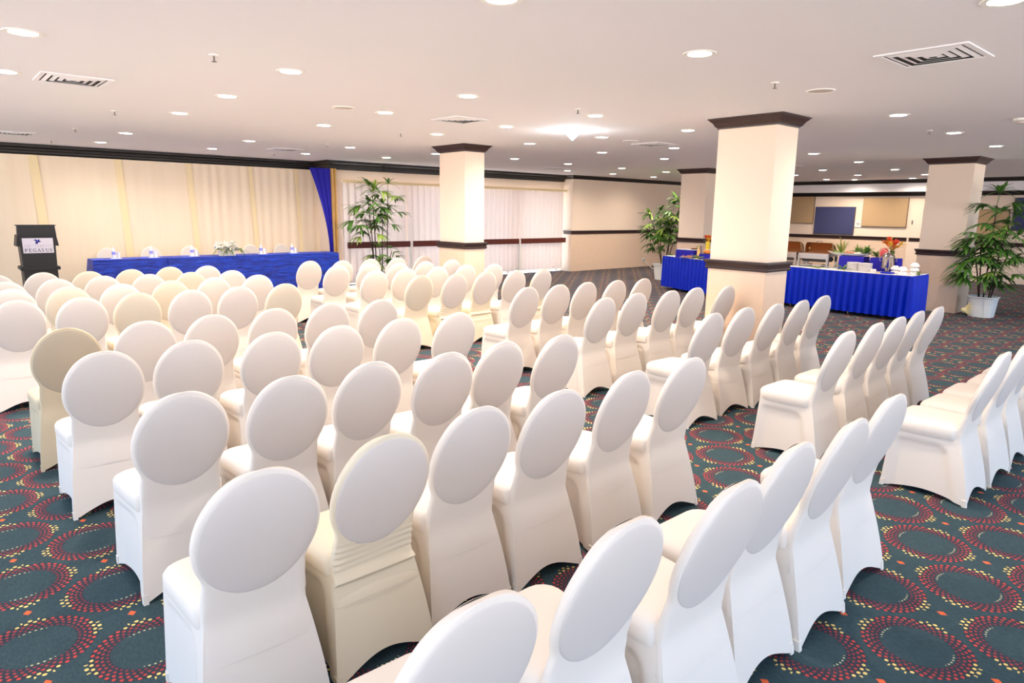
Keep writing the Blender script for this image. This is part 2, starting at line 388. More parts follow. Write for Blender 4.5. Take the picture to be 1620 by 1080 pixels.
# bright cool emergency lamp
el = empty('ceiling_lamp', (6.6, 6.36, CEIL), 0, 'bright cool white cone lamp on the ceiling above the aisle', 'ceiling lamp')
MB().lathe([(.10, 0), (.10, -.02), (.07, -.06), (.02, -.11), (.004, -.12)], 20).build('diffuser', M_lampcool, el, True, 50)
MB().lathe([(.12, 0), (.12, -.012), (.10, -.014)], 20).build('base_ring', M_plast, el)
ld = bpy.data.lights.new('cone_lamp', 'POINT'); ld.energy = 6; ld.color = (.85, .95, 1.0); ld.shadow_soft_size = .05
lo = bpy.data.objects.new('cone_lamp', ld); COL.objects.link(lo); lo.location = (0, 0, -.17); lo.parent = el
# speakers
sp = empty('ceiling_speaker')
MB().lathe([(.10, 0), (.10, -.008), (.115, -.008), (.12, 0)], 28, cap=False).build('rim', M_plast, sp)
MB().lathe([(.101, 0), (.101, -.005), (.001, -.007)], 28).build('grille', M_spk, sp)
SPK = [(3.52, 6.74, 'round speaker grille in the ceiling above the rear left chair rows'), (5.95, 2.81, 'round speaker grille in the ceiling above the right chair block, just before the big column'),
       (8.12, 6.62, 'round speaker grille in the ceiling behind the bright cone lamp'), (7.2, 12.1, 'round speaker grille in the ceiling near the curtained windows'), (3.55, 1.35, 'pale ceiling disc cut by the top edge of the photo')]
for i, (x, y, l) in enumerate(SPK):
    o = sp if i == 0 else copy_tree(sp); o.location = (x, y, CEIL); tag(o, l, 'speaker', 'ceiling speakers')
# sprinklers
sk = empty('sprinkler_head')
MB().lathe([(.035, 0), (.03, -.008), (.012, -.01)], 16).build('escutcheon', M_plast, sk)
m_ = MB().tube([(0, 0, -.005), (0, 0, -.045)], .006, 8); m_.lathe([(.018, -.045), (.018, -.048), (.004, -.049)], 12); m_.build('nozzle', M_steel2, sk)
SK = [(1.70, 5.14, 'above the left chair rows, nearest the camera'), (1.81, 8.87, 'second toward the stage on the left'), (1.80, 11.3, 'third toward the stage on the left'), (1.81, 13.6, 'last before the stage cornice on the left'),
      (5.34, 2.90, 'in the ceiling left of the big column'), (5.28, 5.02, 'between the second and third light rows over the aisle'), (9.53, 3.09, 'in the ceiling right of the big column'),
      (5.19, 8.30, 'over the far right chair rows'), (5.25, 10.66, 'over the last chairs before the head table'), (5.36, 13.16, 'above the blue head table near the cornice')]
for i, (x, y, l) in enumerate(SK):
    o = sk if i == 0 else copy_tree(sk); o.location = (x, y, CEIL); tag(o, 'small metal sprinkler head ' + l, 'sprinkler', 'ceiling sprinklers')
# square four-way vents
def vent(x, y, s, label, rz=0):
    v = empty('ceiling_vent', (x, y, CEIL), rz, label, 'air vent', 'square ceiling air vents'); h = s / 2
    MB().box(-h * .9, h * .9, -h * .9, h * .9, -.0015, 0).build('backing', M_grill, v)
    f = MB()
    for q in ((-h, h, -h, -h * .86), (-h, h, h * .86, h), (-h, -h * .86, -h * .86, h * .86), (h * .86, h, -h * .86, h * .86)): f.box(*q, -.008, 0)
    f.build('frame', M_ceil, v)
    for k in range(4):
        w = MB(); 
        for j in range(4):
            r0 = h * (.80 - .2 * j); r1 = r0 - h * .11
            w.add([(-r0, -r0, -.003), (r0, -r0, -.003), (r1, -r1, -.010), (-r1, -r1, -.010), (-r0, -r0, -.0045), (r0, -r0, -.0045), (r1, -r1, -.0115), (-r1, -r1, -.0115)],
                  [(0, 1, 2, 3), (4, 7, 6, 5), (0, 4, 5, 1), (1, 5, 6, 2), (2, 6, 7, 3), (3, 7, 4, 0)])
        ob = w.build('louvre', M_ceil, v); ob.rotation_euler = (0, 0, k * PI / 2)
vent(1.14, 7.0, .52, 'square louvred air vent in the ceiling at the far left, between the light rows')
vent(1.24, 12.75, .5, 'square air vent at the left photo edge just above the stage cornice')
vent(5.2, 1.72, .55, 'large square louvred air vent in the ceiling at the upper right')
vent(4.95, 6.6, .5, 'square air vent in the ceiling above the column before the curtains')
vent(5.16, 12.15, .5, 'square air vent in the ceiling above the head table')
vent(8.72, 6.65, .5, 'square air vent in the ceiling left of the big column top')
vent(11.9, 11.98, .5, 'square air vent near the cornice beside the wall pier')
vent(14.2, 7.3, .5, 'square air vent in the ceiling above the buffet')
sd = empty('smoke_detector', (9.05, 2.05, CEIL), 0, 'white smoke detector at the right edge of the ceiling', 'smoke detector')
MB().lathe([(.085, 0), (.085, -.02), (.06, -.03)], 24).build('base', M_plast, sd)
MB().lathe([(.05, -.03), (.045, -.05), (.02, -.055)], 20).build('sensor', M_spk, sd)

# ------------------------------------------------------------------ banquet chair
HC, ZO, AO, BO = .945, .710, .203, .235
def back_y(z):
    if z < .40: return .088 * (z / .40) ** 1.25 + (.0015 if z < .28 else -.0014)
    P = [(.40, .0865), (.46, .078), (.55, .055), (.65, .022), (.75, -.010), (.85, -.038), (.95, -.056)]
    for (a, ya), (b, yb) in zip(P, P[1:]):
        if z <= b: return ya + (yb - ya) * max(0, (z - a) / (b - a))
    return P[-1][1]
def neck(z):
    P = [(.30, .183), (.34, .177), (.38, .171), (.43, .170), (.48, .170), (.53, .168), (.58, .160), (.62, .12), (.66, 0)]
    for (a, wa), (b, wb) in zip(P, P[1:]):
        if z <= b: return wa + (wb - wa) * max(0, (z - a) / (b - a))
    return 0
def back_w(z):
    e = 1 - ((z - ZO) / BO) ** 2; e = AO * math.sqrt(e) if e > 0 else 0
    n = neck(z); k = .022
    if n <= 0: return e
    h = max(0, min(1, .5 + .5 * (e - n) / k)); return n + (e - n) * h + k * h * (1 - h)
def skirt_pt(side, s, t, bunch=False):
    """side 0 rear,1 right,2 front,3 left; s along, t 0 hem..1 under the seat"""
    arch = [.062, .034, .04, .034][side]
    zh = arch * math.sin(PI * s) ** 1.25 if 0 < s < 1 else 0.0
    z = .004 + zh + (.400 - zh) * t; q = z / .40
    xr = .215 - .047 * q ** 1.4; yr = .0 + .088 * q ** 1.25; xf = .215 - .012 * q; yf = .49 - .030 * q
    c = [((-xr, yr), (xr, yr)), ((xr, yr), (xf, yf)), ((xf, yf), (-xf, yf)), ((-xf, yf), (-xr, yr))][side]
    x = c[0][0] + (c[1][0] - c[0][0]) * s; y = c[0][1] + (c[1][1] - c[0][1]) * s
    pull = .010 * math.sin(PI * s) * (1 - q * .6)
    sm = lambda a, b, v: max(0, min(1, (v - a) / (b - a)))
    if side in (1, 3):
        ss = s if side == 1 else 1 - s
        dxx = min(1, max(0, (ss - .13 - .10 * q) / .06)); dz = min(1, max(0, (.350 - z - .05 * max(0, 1 - (ss - .13 - .1 * q) / .12) ** 2) / .030)); pull += .017 * min(dxx, dz) * sm(0, .05, .93 - ss)
    if side == 2: pull += .006 * sm(.06, .14, s) * sm(.06, .14, 1 - s) * sm(0, .04, .35 - z)
    nx, ny = [(0, 1), (-1, 0), (0, -1), (1, 0)][side]
    return (x + nx * pull, y + ny * pull, z)
def make_chair(name, mw, mp, bunch=False, pockets=True):
    root = empty(name)
    # stretched skirt
    NS, NT_ = (22, 26) if pockets else (10, 12); ring = []
    for j in range(NT_ + 1):
        t = j / NT_; r = []
        for side in range(4):
            for i in range(NS): r.append(skirt_pt(side, i / NS, t, bunch))
        ring.append(r)
    MB().loft(ring, cap0=False, cap1=True).build('skirt', mw, root, True, 38)
    # seat
    def plan(ins, z):
        x, y0, y1, r = .206 - ins, .112 + ins * .3, .482 - ins, .07
        pts = []
        for cx, cy, a0, rr in ((x - .05, y0 + .03, -90, .03), (x - r, y1 - r, 0, r), (-x + r, y1 - r, 90, r), (-x + .05, y0 + .03, 180, .03)):
            for k in range(5):
                a = math.radians(a0 + 90 * k / 4); pts.append((cx + rr * math.cos(a), cy + rr * math.sin(a), z))
        return pts
    MB().loft([plan(.004, .385), plan(-.004, .405), plan(-.004, .445), plan(.004, .462), plan(.02, .474), plan(.06, .481), plan(.12, .484)], cap0=True).build('seat', mw, root, True, 60)
    # oval back with waist
    zs = [.27, .30, .33, .36, .39, .42, .45, .48, .505, .53] + [ZO + BO * math.cos(a) for a in [2.30 - i * (2.30 - .045) / 30 for i in range(31)]]
    if bunch: zs = [.27 + .0065 * i for i in range(42)] + [z for z in zs if z > .545]
    rings = []
    for z in zs:
        w = back_w(z); y = back_y(z)
        if z < .40: w = .215 - .047 * (z / .4) ** 1.4 + (.001 if z > .28 else -.003)
        th = .0200 * min(1, max(.15, math.sqrt(max(0, 1 - ((z - ZO) / BO) ** 10)) if z > ZO else 1))
        if bunch: y -= .020 * math.exp(-((z - .375) / .013) ** 2) - .010 * math.exp(-((z - .335) / .02) ** 2)
        r = []
        for k in range(28):
            a = 2 * PI * k / 28; ca, sa = math.cos(a), math.sin(a); e = 2 / (4.5 if z > .45 else 9)
            cx = math.copysign(abs(ca) ** (2 / (6 if z > .45 else 14)), ca); sy = math.copysign(abs(sa) ** e, sa)
            wx = w
            rip = .0045 * math.sin(z * 2 * PI / .026 + 2.5 * cx) * abs(cx) ** 1.5 * max(0, min(1, (z - .38) / .02, (.53 - z) / .03)) if bunch else 0
            r.append((max(wx, .004) * cx, y + th + th * sy + rip, z))
        rings.append(r)
    MB().loft(rings).build('backrest', mw, root, True, 50)
    # padded oval pushed out under the cover, both faces
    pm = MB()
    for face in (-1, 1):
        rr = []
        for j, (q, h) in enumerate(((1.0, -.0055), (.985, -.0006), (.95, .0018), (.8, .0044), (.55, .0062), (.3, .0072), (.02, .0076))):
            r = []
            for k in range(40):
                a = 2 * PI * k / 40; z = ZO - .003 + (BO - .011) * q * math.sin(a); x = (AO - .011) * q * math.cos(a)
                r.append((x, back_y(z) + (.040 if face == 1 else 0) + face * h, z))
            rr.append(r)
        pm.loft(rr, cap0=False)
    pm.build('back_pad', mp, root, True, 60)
    if pockets:
        for sx in (-1, 1):
            for rear in (True, False):
                m_ = MB(); e = .0018
                y0 = -e if rear else .49 + e; dy = 1 if rear else -1; X = .215 + e; h = .044
                lean = (.088 * (h / .4) ** 1.25) if rear else -.0035
                for z, l in ((.001, 0), (h, lean)):
                    m_.v += [(sx * (X - .022), y0 + l - 0, z), (sx * X, y0 + l, z), (sx * X, y0 + l + dy * .026, z),
                             (sx * (X - .008), y0 + l + dy * .026, z), (sx * (X - .008), y0 + l + dy * .008, z), (sx * (X - .022), y0 + l + dy * .008, z)]
                m_.f += [(i, (i + 1) % 6, 6 + (i + 1) % 6, 6 + i) for i in range(6)] + [(0, 1, 2, 3, 4, 5), (6, 7, 8, 9, 10, 11)]
                m_.build('foot_pocket', mw, root)
    return root
protos = {}
def chair(kind, far):
    key = (kind, far)
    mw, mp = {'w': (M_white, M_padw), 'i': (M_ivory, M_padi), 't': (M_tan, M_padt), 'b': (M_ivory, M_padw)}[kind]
    if key not in protos:
        protos[key] = make_chair('banquet_chair', mw, mp, kind == 'b', not far); return protos[key]
    return copy_tree(protos[key])
L = [[(.78, .96), (1.31, .99), (1.74, .94), (2.24, .99), (2.66, .98), (3.2, 1.02)], [(.7, 1.93), (1.17, 1.97), (1.67, 2.03), (2.04, 2.01), (2.62, 2.04), (3.13, 2.04)],
 [(.77, 3.0), (1.26, 2.99), (1.69, 3.02), (2.15, 2.97), (2.61, 3.02), (3.05, 2.97)], [(.68, 4.14), (1.14, 4.19), (1.65, 4.16), (2.07, 4.14), (2.59, 4.16), (3.09, 4.14)],
 [(.64, 5.08), (1.11, 5.09), (1.56, 5.12), (2.05, 5.17), (2.53, 5.19), (3.0, 5.16)], [(.55, 6.82), (.99, 6.76), (1.45, 6.84), (1.88, 6.81), (2.36, 6.85), (2.84, 6.85)],
 [(.59, 7.78), (1.04, 7.73), (1.48, 7.73), (1.98, 7.81), (2.46, 7.91), (2.97, 7.95)], [(.64, 8.57), (1.02, 8.63), (1.51, 8.74), (1.97, 8.69), (2.44, 8.71), (2.92, 8.69)],
 [(.61, 9.51), (1.03, 9.55), (1.47, 9.44), (1.95, 9.48), (2.44, 9.63), (2.89, 9.56)]]
R_ = [[(4.77, .97), (5.26, .96), (5.75, .97), (6.25, .95), (6.73, .97)], [(4.75, 1.87), (5.32, 1.89), (5.79, 1.9), (6.29, 1.92), (6.74, 1.91)],
 [(4.73, 2.91), (5.26, 2.93), (5.72, 2.89), (6.17, 2.87), (6.71, 2.91)], [(4.77, 4.09), (5.31, 4.14), (5.78, 4.07), (6.26, 4.08), (6.68, 3.97)],
 [(4.78, 5.16), (5.21, 5.14), (5.69, 5.14), (6.16, 5.08), (6.51, 5.04)], [(4.55, 6.85), (5.03, 6.77), (5.56, 6.82), (6.0, 6.74), (6.46, 6.69)],
 [(4.43, 7.73), (4.92, 7.77), (5.47, 7.8), (6.03, 7.85), (6.43, 7.75)], [(4.39, 8.72), (4.92, 8.75), (5.37, 8.68), (5.88, 8.72), (6.45, 8.81)],
 [(4.43, 9.69), (4.87, 9.52), (5.41, 9.59), (5.93, 9.63), (6.54, 9.75)]]
kinds = {('L', 1, 1): 'b', ('L', 4, 0): 't', ('L', 5, 2): 'i', ('L', 5, 5): 'i', ('L', 6, 1): 'i', ('L', 6, 3): 'i', ('L', 8, 2): 'i', ('L', 8, 3): 'i', ('L', 8, 4): 'i',
         ('R', 5, 0): 'i', ('R', 5, 1): 'b', ('R', 5, 2): 'b', ('R', 5, 4): 'b', ('L', 7, 4): 'i'}
desc = {'w': 'white', 'i': 'ivory', 't': 'tan', 'b': 'cream bunched-up'}
rn = ['first row from the camera', 'second row from the camera', 'third row from the camera', 'fourth row from the camera', 'fifth row from the camera',
      'sixth row from the camera', 'seventh row from the camera', 'eighth row from the camera', 'ninth and farthest row']
def relax(row, gap=.452):
    xs = [x for x, y in row]
    for _ in range(60):
        for i in range(len(xs) - 1):
            g = gap - (xs[i + 1] - xs[i])
            if g > 0: xs[i] -= g / 2; xs[i + 1] += g / 2
    return [(x, y) for x, (_, y) in zip(xs, row)]
rj = random.Random(3)
for blk, data, bn in (('L', L, 'left block'), ('R', R_, 'right block')):
    for i, row in enumerate(data):
        for j, (x, y) in enumerate(relax(row)):
            k = kinds.get((blk, i, j), 'w'); o = chair(k, i >= 5)
            o.location = (x, y + .052, 0); o.rotation_euler = (0, 0, math.radians(rj.uniform(-1.6, 1.6)))
            tag(o, '%s covered chair, %s from the left, %s, %s' % (desc[k], ordn[j], rn[i], bn), 'chair', 'covered banquet chairs in the %s' % bn)
hn = ['leftmost', 'second from the left', 'middle', 'second from the right', 'rightmost']
for j, x in enumerate((2.65, 3.39, 4.11, 5.34, 6.02)):
    o = chair('w', True); o.location = (x, 14.63, 0); o.rotation_euler = (0, 0, PI)
    tag(o, 'white covered chair behind the blue head table, %s of the five' % hn[j], 'chair', 'covered chairs behind the head table')

# ------------------------------------------------------------------ stage backdrop, swag, curtains
def wave_sheet(x0, x1, z0, z1, y, amp, wl, nz=2, seed=0, thick=.004, taper=0):
    r = random.Random(seed); n = max(8, int((x1 - x0) / wl * 10)); mb = MB(); ph = [r.uniform(-.6, .6) for _ in range(n + 1)]
    fr, bk = [], []
    for j in range(nz + 1):
        z = z0 + (z1 - z0) * j / nz; a_, b_ = [], []
        for i in range(n + 1):
            u = i / n; x = x0 + (x1 - x0) * u
            a = amp * (1 - taper * (z - z0) / (z1 - z0))
            yy = y + a * math.sin(2 * PI * (x - x0) / wl + .8 * math.sin(3.1 * x + seed) + .25 * math.sin(z * 2 + x)) + .25 * a * math.sin(x * 41 + seed)
            a_.append((x, yy, z)); b_.append((x, yy + thick, z))
        fr.append(a_ + b_[::-1])
    mb.loft(fr); return mb
bd = empty('backdrop_curtain', (0, 0, 0), 0, 'wide cream voile backdrop with yellow overlap strips behind the head table', 'curtain')
seams = [-3.0, -1.2, .25, 1.66, 2.98, 4.23, 5.46, 6.47, 6.98]
for i in range(len(seams) - 1):
    wave_sheet(seams[i], seams[i + 1] + .04, .02, CEIL - .185, 14.74, .003 if i < 5 else .006, .36 if i < 5 else .2, 8, i, .003).build('fabric_panel', M_drape, bd)
for i, s in enumerate(seams[1:-1]):
    w = .085 - .008 * i
    MB().add([(s - w, 14.725, CEIL - .185), (s + w, 14.725, CEIL - .185), (s + w + .09, 14.722, .02), (s - w + .09, 14.722, .02),
              (s - w, 14.728, CEIL - .185), (s + w, 14.728, CEIL - .185), (s + w + .09, 14.725, .02), (s - w + .09, 14.725, .02)],
             [(0, 1, 2, 3), (7, 6, 5, 4), (0, 4, 5, 1), (1, 5, 6, 2), (2, 6, 7, 3), (3, 7, 4, 0)]).build('overlap_strip', M_seam, bd)
# blue swag
sg = MB(); rr_ = []
for j in range(25):
    u = j / 24; z = 2.59 - u * 2.05
    xl = 6.48 + .41 * (1 - (1 - u / .86) ** 1.7) if u < .86 else 6.89
    xr = 6.965 + .015 * u
    fr = [(xl + (xr - xl) * i / 10, 14.05 + .012 * math.sin(i * 1.9 + u * 3), z) for i in range(11)]
    rr_.append(fr + [(a, b + .006, c) for a, b, c in fr[::-1]])
sg.loft(rr_); tag(sg.build('swag_curtain', M_bluev, None, True, 50), 'royal blue swag drape narrowing downward at the right end of the stage', 'curtain')
gd = wave_sheet(6.97, 7.11, .30, 2.60, 14.06, .028, .075, 10, 5, .004); tag(gd.build('gold_curtain', M_gold, None, True, 60), 'narrow gold satin drape gathered beside the blue swag', 'curtain')
# sheer curtains, one per window
cn = ['leftmost sheer white curtain behind the tall palm, left of the curtain gap', 'sheer white curtain just left of the column', 'sheer white curtain just right of the column', 'rightmost sheer white curtain beside the wall pier']
for i, (a, b) in enumerate(((7.21, 8.885), (8.92, 10.70), (10.74, 12.52), (12.52, 14.24))):
    c = wave_sheet(a, b, .09 if i >= 2 else .05, 2.30, 14.02, .034, .165, 10, i + 11, .003, .35)
    tag(c.build('sheer_curtain', M_curt, None, True, 60), cn[i], 'curtain', 'sheer window curtains')
cr = MB().box(7.24, 14.36, 13.97, 14.0, 2.30, 2.36, .004); tag(cr.build('curtain_track', M_seam), 'long yellow curtain track above the sheer curtains', 'curtain rail')
for i, (a, b) in enumerate(((8.925, 8.965), (12.475, 12.53))):
    structure('trim_%d' % (20 + i), MB().box(a, b, 13.93, 13.98, 0, .96), M_plast)

# ------------------------------------------------------------------ head table
TZ = .79
def tablecloth(x0, x1, y0, y1, label, seed, left=False, right=False):
    r = random.Random(seed); mb = MB(); rings = []
    pts = []
    def edge(a, b, n):
        for i in range(n): pts.append((a[0] + (b[0] - a[0]) * i / n, a[1] + (b[1] - a[1]) * i / n))
    edge((x0, y0), (x1, y0), 40); edge((x1, y0), (x1, y1), 14); edge((x1, y1), (x0, y1), 40); edge((x0, y1), (x0, y0), 14)
    cx, cy = (x0 + x1) / 2, (y0 + y1) / 2
    for j in range(13):
        z = TZ - j / 12 * (TZ - .015); t = j / 12; ring = []
        for k, (x, y) in enumerate(pts):
            s = math.sin(k * .9 + seed) * .006 * t + math.sin(k * .37 + seed * 2) * .010 * t
            corner = 0
            dx = -1 if x <= x0 + 1e-6 else (1 if x >= x1 - 1e-6 else 0); dy = -1 if y <= y0 + 1e-6 else (1 if y >= y1 - 1e-6 else 0)
            ex = (.10 if left and dx < 0 else .05 if right and dx > 0 else 0) * t
            if min(abs(x - x0), abs(x - x1)) < .12 and left and x < cx: s += .05 * t * (1 - abs(x - x0) / .12)
            ring.append((x + dx * (ex + s * .3), y + dy * (s + .01 * t), z))
        rings.append(ring)
    top = [(cx + (x - cx) * .97, cy + (y - cy) * .94, TZ + .003) for x, y in pts]
    mb.loft([top] + rings, cap0=True, cap1=False)
    return tag(mb.build('tablecloth', M_crinkle, None, True, 40), label, 'tablecloth', 'crinkled blue head table cloths')
tablecloth(2.22, 3.41, 13.55, 14.08, 'left section of crinkled royal blue cloth on the long head table', 1, left=True)
tablecloth(3.415, 5.63, 13.54, 14.09, 'middle section of crinkled royal blue cloth, under the lily arrangement', 2)
tablecloth(5.635, 6.84, 13.55, 14.08, 'right section of crinkled royal blue head table cloth beside the swag', 3, right=True)

bt = empty('water_bottle')
MB().lathe([(.028, .0), (.031, .01), (.031, .12), (.026, .15), (.013, .175), (.013, .185)], 16).build('bottle_body', M_glass, bt, True, 50)
MB().lathe([(.0325, .065), (.0325, .12)], 16, cap=False).build('bottle_label', mat('blue_bottle_label', rgb(150, 150, 226), .5), bt, True)
MB().lathe([(.015, .184), (.015, .202), (.003, .203)], 12).build('bottle_cap', M_plast, bt)
gl = empty('drinking_glass')
MB().lathe([(.022, 0), (.026, .06), (.031, .11), (.028, .11), (.02, .01)], 16, cap=True).build('glass_bowl', M_glass, gl, True, 50)
MB().lathe([(.034, 0), (.034, .004), (.004, .006)], 16).build('glass_foot', M_glass, gl)
wherebt = ['in front of the leftmost head table chair', 'in front of the second head table chair', 'in front of the middle head table chair', 'right of the lily arrangement', 'nearest the blue swag on the head table']
for i, x in enumerate((2.59, 3.20, 3.91, 5.24, 5.90)):
    b = bt if i == 0 else copy_tree(bt); b.location = (x, 13.80, TZ + .007); tag(b, 'clear water bottle with blue label ' + wherebt[i], 'bottle', 'water bottles on the head table')
    g = gl if i == 0 else copy_tree(gl); g.location = (x + .075, 13.80, TZ + .007); tag(g, 'clear drinking glass beside the bottle ' + wherebt[i], 'glass', 'glasses on the head table')
    n = MB().box(x - .05, x + .12, 13.74, 13.86, TZ + .003, TZ + .007, .001)
    tag(n.build('white_napkin', M_cloth), 'white napkin under the bottle and glass ' + wherebt[i], 'napkin', 'napkins on the head table')
# lily arrangement
fl = empty('flower_arrangement', (4.50, 13.615, TZ + .004), 0, 'white lily arrangement with trailing green leaves in a low pale vase', 'flowers')
MB().box(-.15, .15, -.05, .05, 0, .09, .008).build('vase', M_cloth, fl)
rl = random.Random(5); M_petal = mat('white_petal', rgb(250, 248, 240), .5, trans=.2); M_sta = mat('yellow_stamen', rgb(226, 190, 90), .6)
def petal(mb, c, d, up, L_, W):
    d = Vector(d).normalized(); s = d.cross(Vector(up)).normalized(); n = s.cross(d); c = Vector(c); R = []
    for j in range(6):
        u = j / 5; w = W * math.sin(PI * min(.97, u * .9 + .08)); p = c + d * L_ * u - n * L_ * .35 * u * u
        R.append([p - s * w + n * .004, p, p + s * w + n * .004, p + n * -.002])
    mb.loft(R)
for i in range(24):
    a = rl.uniform(0, 2 * PI); el_ = rl.uniform(.25, 1.3); c = Vector((rl.uniform(-.17, .15), rl.uniform(-.04, .04), .11 + rl.uniform(0, .10)))
    ax = Vector((math.cos(a) * math.cos(el_), math.sin(a) * math.cos(el_) - .25, math.sin(el_))).normalized(); s = ax.orthogonal().normalized(); t_ = ax.cross(s); m_ = MB()
    for k in range(6):
        b = k * PI / 3; petal(m_, c, ax * .8 + (s * math.cos(b) + t_ * math.sin(b)) * .7, ax, .095, .026)
    f_ = m_.build('lily', M_petal, fl, True); MB().blob(c + ax * .025, .008, .008, .012, 8, 5).build('stamen', M_sta, f_)
for i in range(15):
    x = rl.uniform(-.16, .20); out = .03 + (i % 3) * .02; m_ = MB(); up = rl.uniform(.0, .10); side = (x + (.1 if i % 2 else -.1)) * .9
    R = []
    for j in range(8):
        u = j / 7; p = Vector((x + side * u, -.045 - out * u, .09 + up * math.sin(u * 2.6) - .13 * u * u)); w = .010 * math.sin(PI * min(.98, u * .85 + .12))
        R.append([p + Vector((-w, 0, 0)), p + Vector((0, -.003, .003)), p + Vector((w, 0, 0)), p + Vector((0, .003, -.001))])
    m_.loft(R); m_.build('leaf', M_leaf if i % 3 else M_leafl, fl, True)

# ------------------------------------------------------------------ lectern
lc = empty('lectern', (1.40, 13.0, 0), 0, 'black speckled wooden lectern with a white hotel sign on its front', 'lectern')
def taper(w0, w1, y0a, y1a, y0b, y1b, z0, z1):
    return MB().add([(-w0, y0a, z0), (w0, y0a, z0), (w0, y1a, z0), (-w0, y1a, z0), (-w1, y0b, z1), (w1, y0b, z1), (w1, y1b, z1), (-w1, y1b, z1)],
                    [(0, 3, 2, 1), (4, 5, 6, 7), (0, 1, 5, 4), (1, 2, 6, 5), (2, 3, 7, 6), (3, 0, 4, 7)])
taper(.225, .225, 0, .40, .0, .40, 0.0, .70).build('base_cabinet', M_black, lc)
MB().box(-.262, .262, -.03, .43, .70, .755, .006).build('ledge', M_black, lc)
taper(.225, .235, 0, .36, .0, .38, .755, 1.24).build('front_panel', M_black, lc)
taper(.255, .245, -.02, .10, -.02, .10, 1.24, 1.40).build('header_board', M_black, lc)
MB().box(-.265, .262, -.035, .12, 1.40, 1.412, .003).build('header_cap', M_black, lc)
taper(.28, .255, .02, .40, .02, .36, 1.08, 1.255).build('side_shelf', M_black, lc)
sgn = taper(.200, .203, -.0045, -.0005, -.0045, -.0005, .972, 1.206).build('sign', M_signw, lc); sgn['label'] = 'white hotel sign with blue winged horse'
def strokes(lst, ox, oz, sc, y=-.0075, dep=.002, slant=0):
    mb = MB()
    for x0, z0, x1, z1, w in lst:
        a = Vector((x0, z0)); b = Vector((x1, z1)); d_ = (b - a); 
        if d_.length < 1e-6: continue
        d_.normalize(); n = Vector((-d_.y, d_.x)) * w / 2
        q = [a + n, b + n, b - n, a - n]
        v = [(ox + p.x * sc, y, oz + p.y * sc) for p in q] + [(ox + p.x * sc, y + dep, oz + p.y * sc) for p in q]
        mb.add(v, [(0, 1, 2, 3), (7, 6, 5, 4), (0, 4, 5, 1), (1, 5, 6, 2), (2, 6, 7, 3), (3, 7, 4, 0)])
    return mb
def arc(cx, cz, rx, rz, a0, a1, w, n=8, w2=None):
    r = []; 
    for i in range(n):
        a = math.radians(a0 + (a1 - a0) * i / n); b = math.radians(a0 + (a1 - a0) * (i + 1) / n); m_ = (a + b) / 2
        ww = w + ((w2 if w2 else w) - w) * abs(math.cos(m_))
        r.append((cx + rx * math.cos(a), cz + rz * math.sin(a), cx + rx * math.cos(b), cz + rz * math.sin(b), ww))
    return r
TH, TK = .06, .17
GL = {'P': [(.18, 0, .18, 1, TK), (.02, .03, .36, .03, TH), (.02, .97, .2, .97, TH)] + arc(.3, .74, .3, .235, 90, -90, TH, 8, TK) + [(.18, .97, .32, .97, TH), (.18, .5, .32, .5, TH)],
 'E': [(.18, 0, .18, 1, TK), (.02, .03, .74, .03, TH), (.02, .97, .7, .97, TH), (.18, .52, .55, .52, TH), (.72, .0, .76, .24, TH), (.68, 1, .7, .78, TH), (.54, .42, .54, .62, TH)],
 'G': arc(.45, .5, .38, .47, 50, 320, TH, 14, TK) + [(.72, .1, .72, .42, TK), (.56, .42, .88, .42, TH), (.72, .98, .72, .72, TH)],
 'A': [(.08, 0, .42, 1, TH), (.42, 1, .78, 0, TK), (.2, .33, .62, .33, TH), (-.04, .03, .2, .03, TH), (.6, .03, .94, .03, TH)],
 'S': arc(.36, .74, .24, .23, 40, 240, TH, 9, TK * .8) + [(.22, .6, .52, .42, TK)] + arc(.36, .27, .26, .25, 50, -150, TH, 9, TK * .8) + [(.6, .98, .6, .74, TH), (.1, .02, .1, .28, TH)],
 'U': [(.18, .3, .18, 1, TK), (.74, .3, .74, 1, TH)] + arc(.46, .32, .28, .3, 180, 360, TK * .7, 9) + [(.02, .97, .36, .97, TH), (.6, .97, .88, .97, TH)],
 'T': [(.4, 0, .4, 1, TK), (.05, .97, .75, .97, TH), (.25, .03, .55, .03, TH)], 'H': [(.15, 0, .15, 1, TK), (.7, 0, .7, 1, TK), (.15, .5, .7, .5, TH)],
 'J': [(.5, .2, .5, 1, TK), (.3, .97, .65, .97, TH)] + arc(.32, .2, .18, .2, 0, -180, TH, 6), 'M': [(.12, 0, .12, 1, TH), (.12, 1, .45, .1, TK), (.45, .1, .78, 1, TH), (.78, 0, .78, 1, TK)],
 'I': [(.3, 0, .3, 1, TK), (.12, .97, .48, .97, TH), (.12, .03, .48, .03, TH)], 'C': arc(.45, .5, .36, .47, 45, 315, TH, 12, TK)}
tx = MB()
def word(mb, s, x0, x1, z, h):
    n = len(s); 
    for i, ch in enumerate(s):
        if ch == ' ': continue
        g = strokes(GL[ch], x0 + (x1 - x0) * i / n, z, h); mb.add(g.v, g.f)
word(tx, 'PEGASUS', -.182, .198, .990, .052); tx.build('sign_lettering', M_inkd, sgn)
t2 = MB(); word(t2, 'THE JAMAICA', -.182, .190, 1.066, .020); t2.add(*(lambda g: (g.v, g.f))(strokes([(0, 0, 1, 0, .007)], -.182, 1.097, .36))); t2.build('sign_small_lettering', M_inkg, sgn)
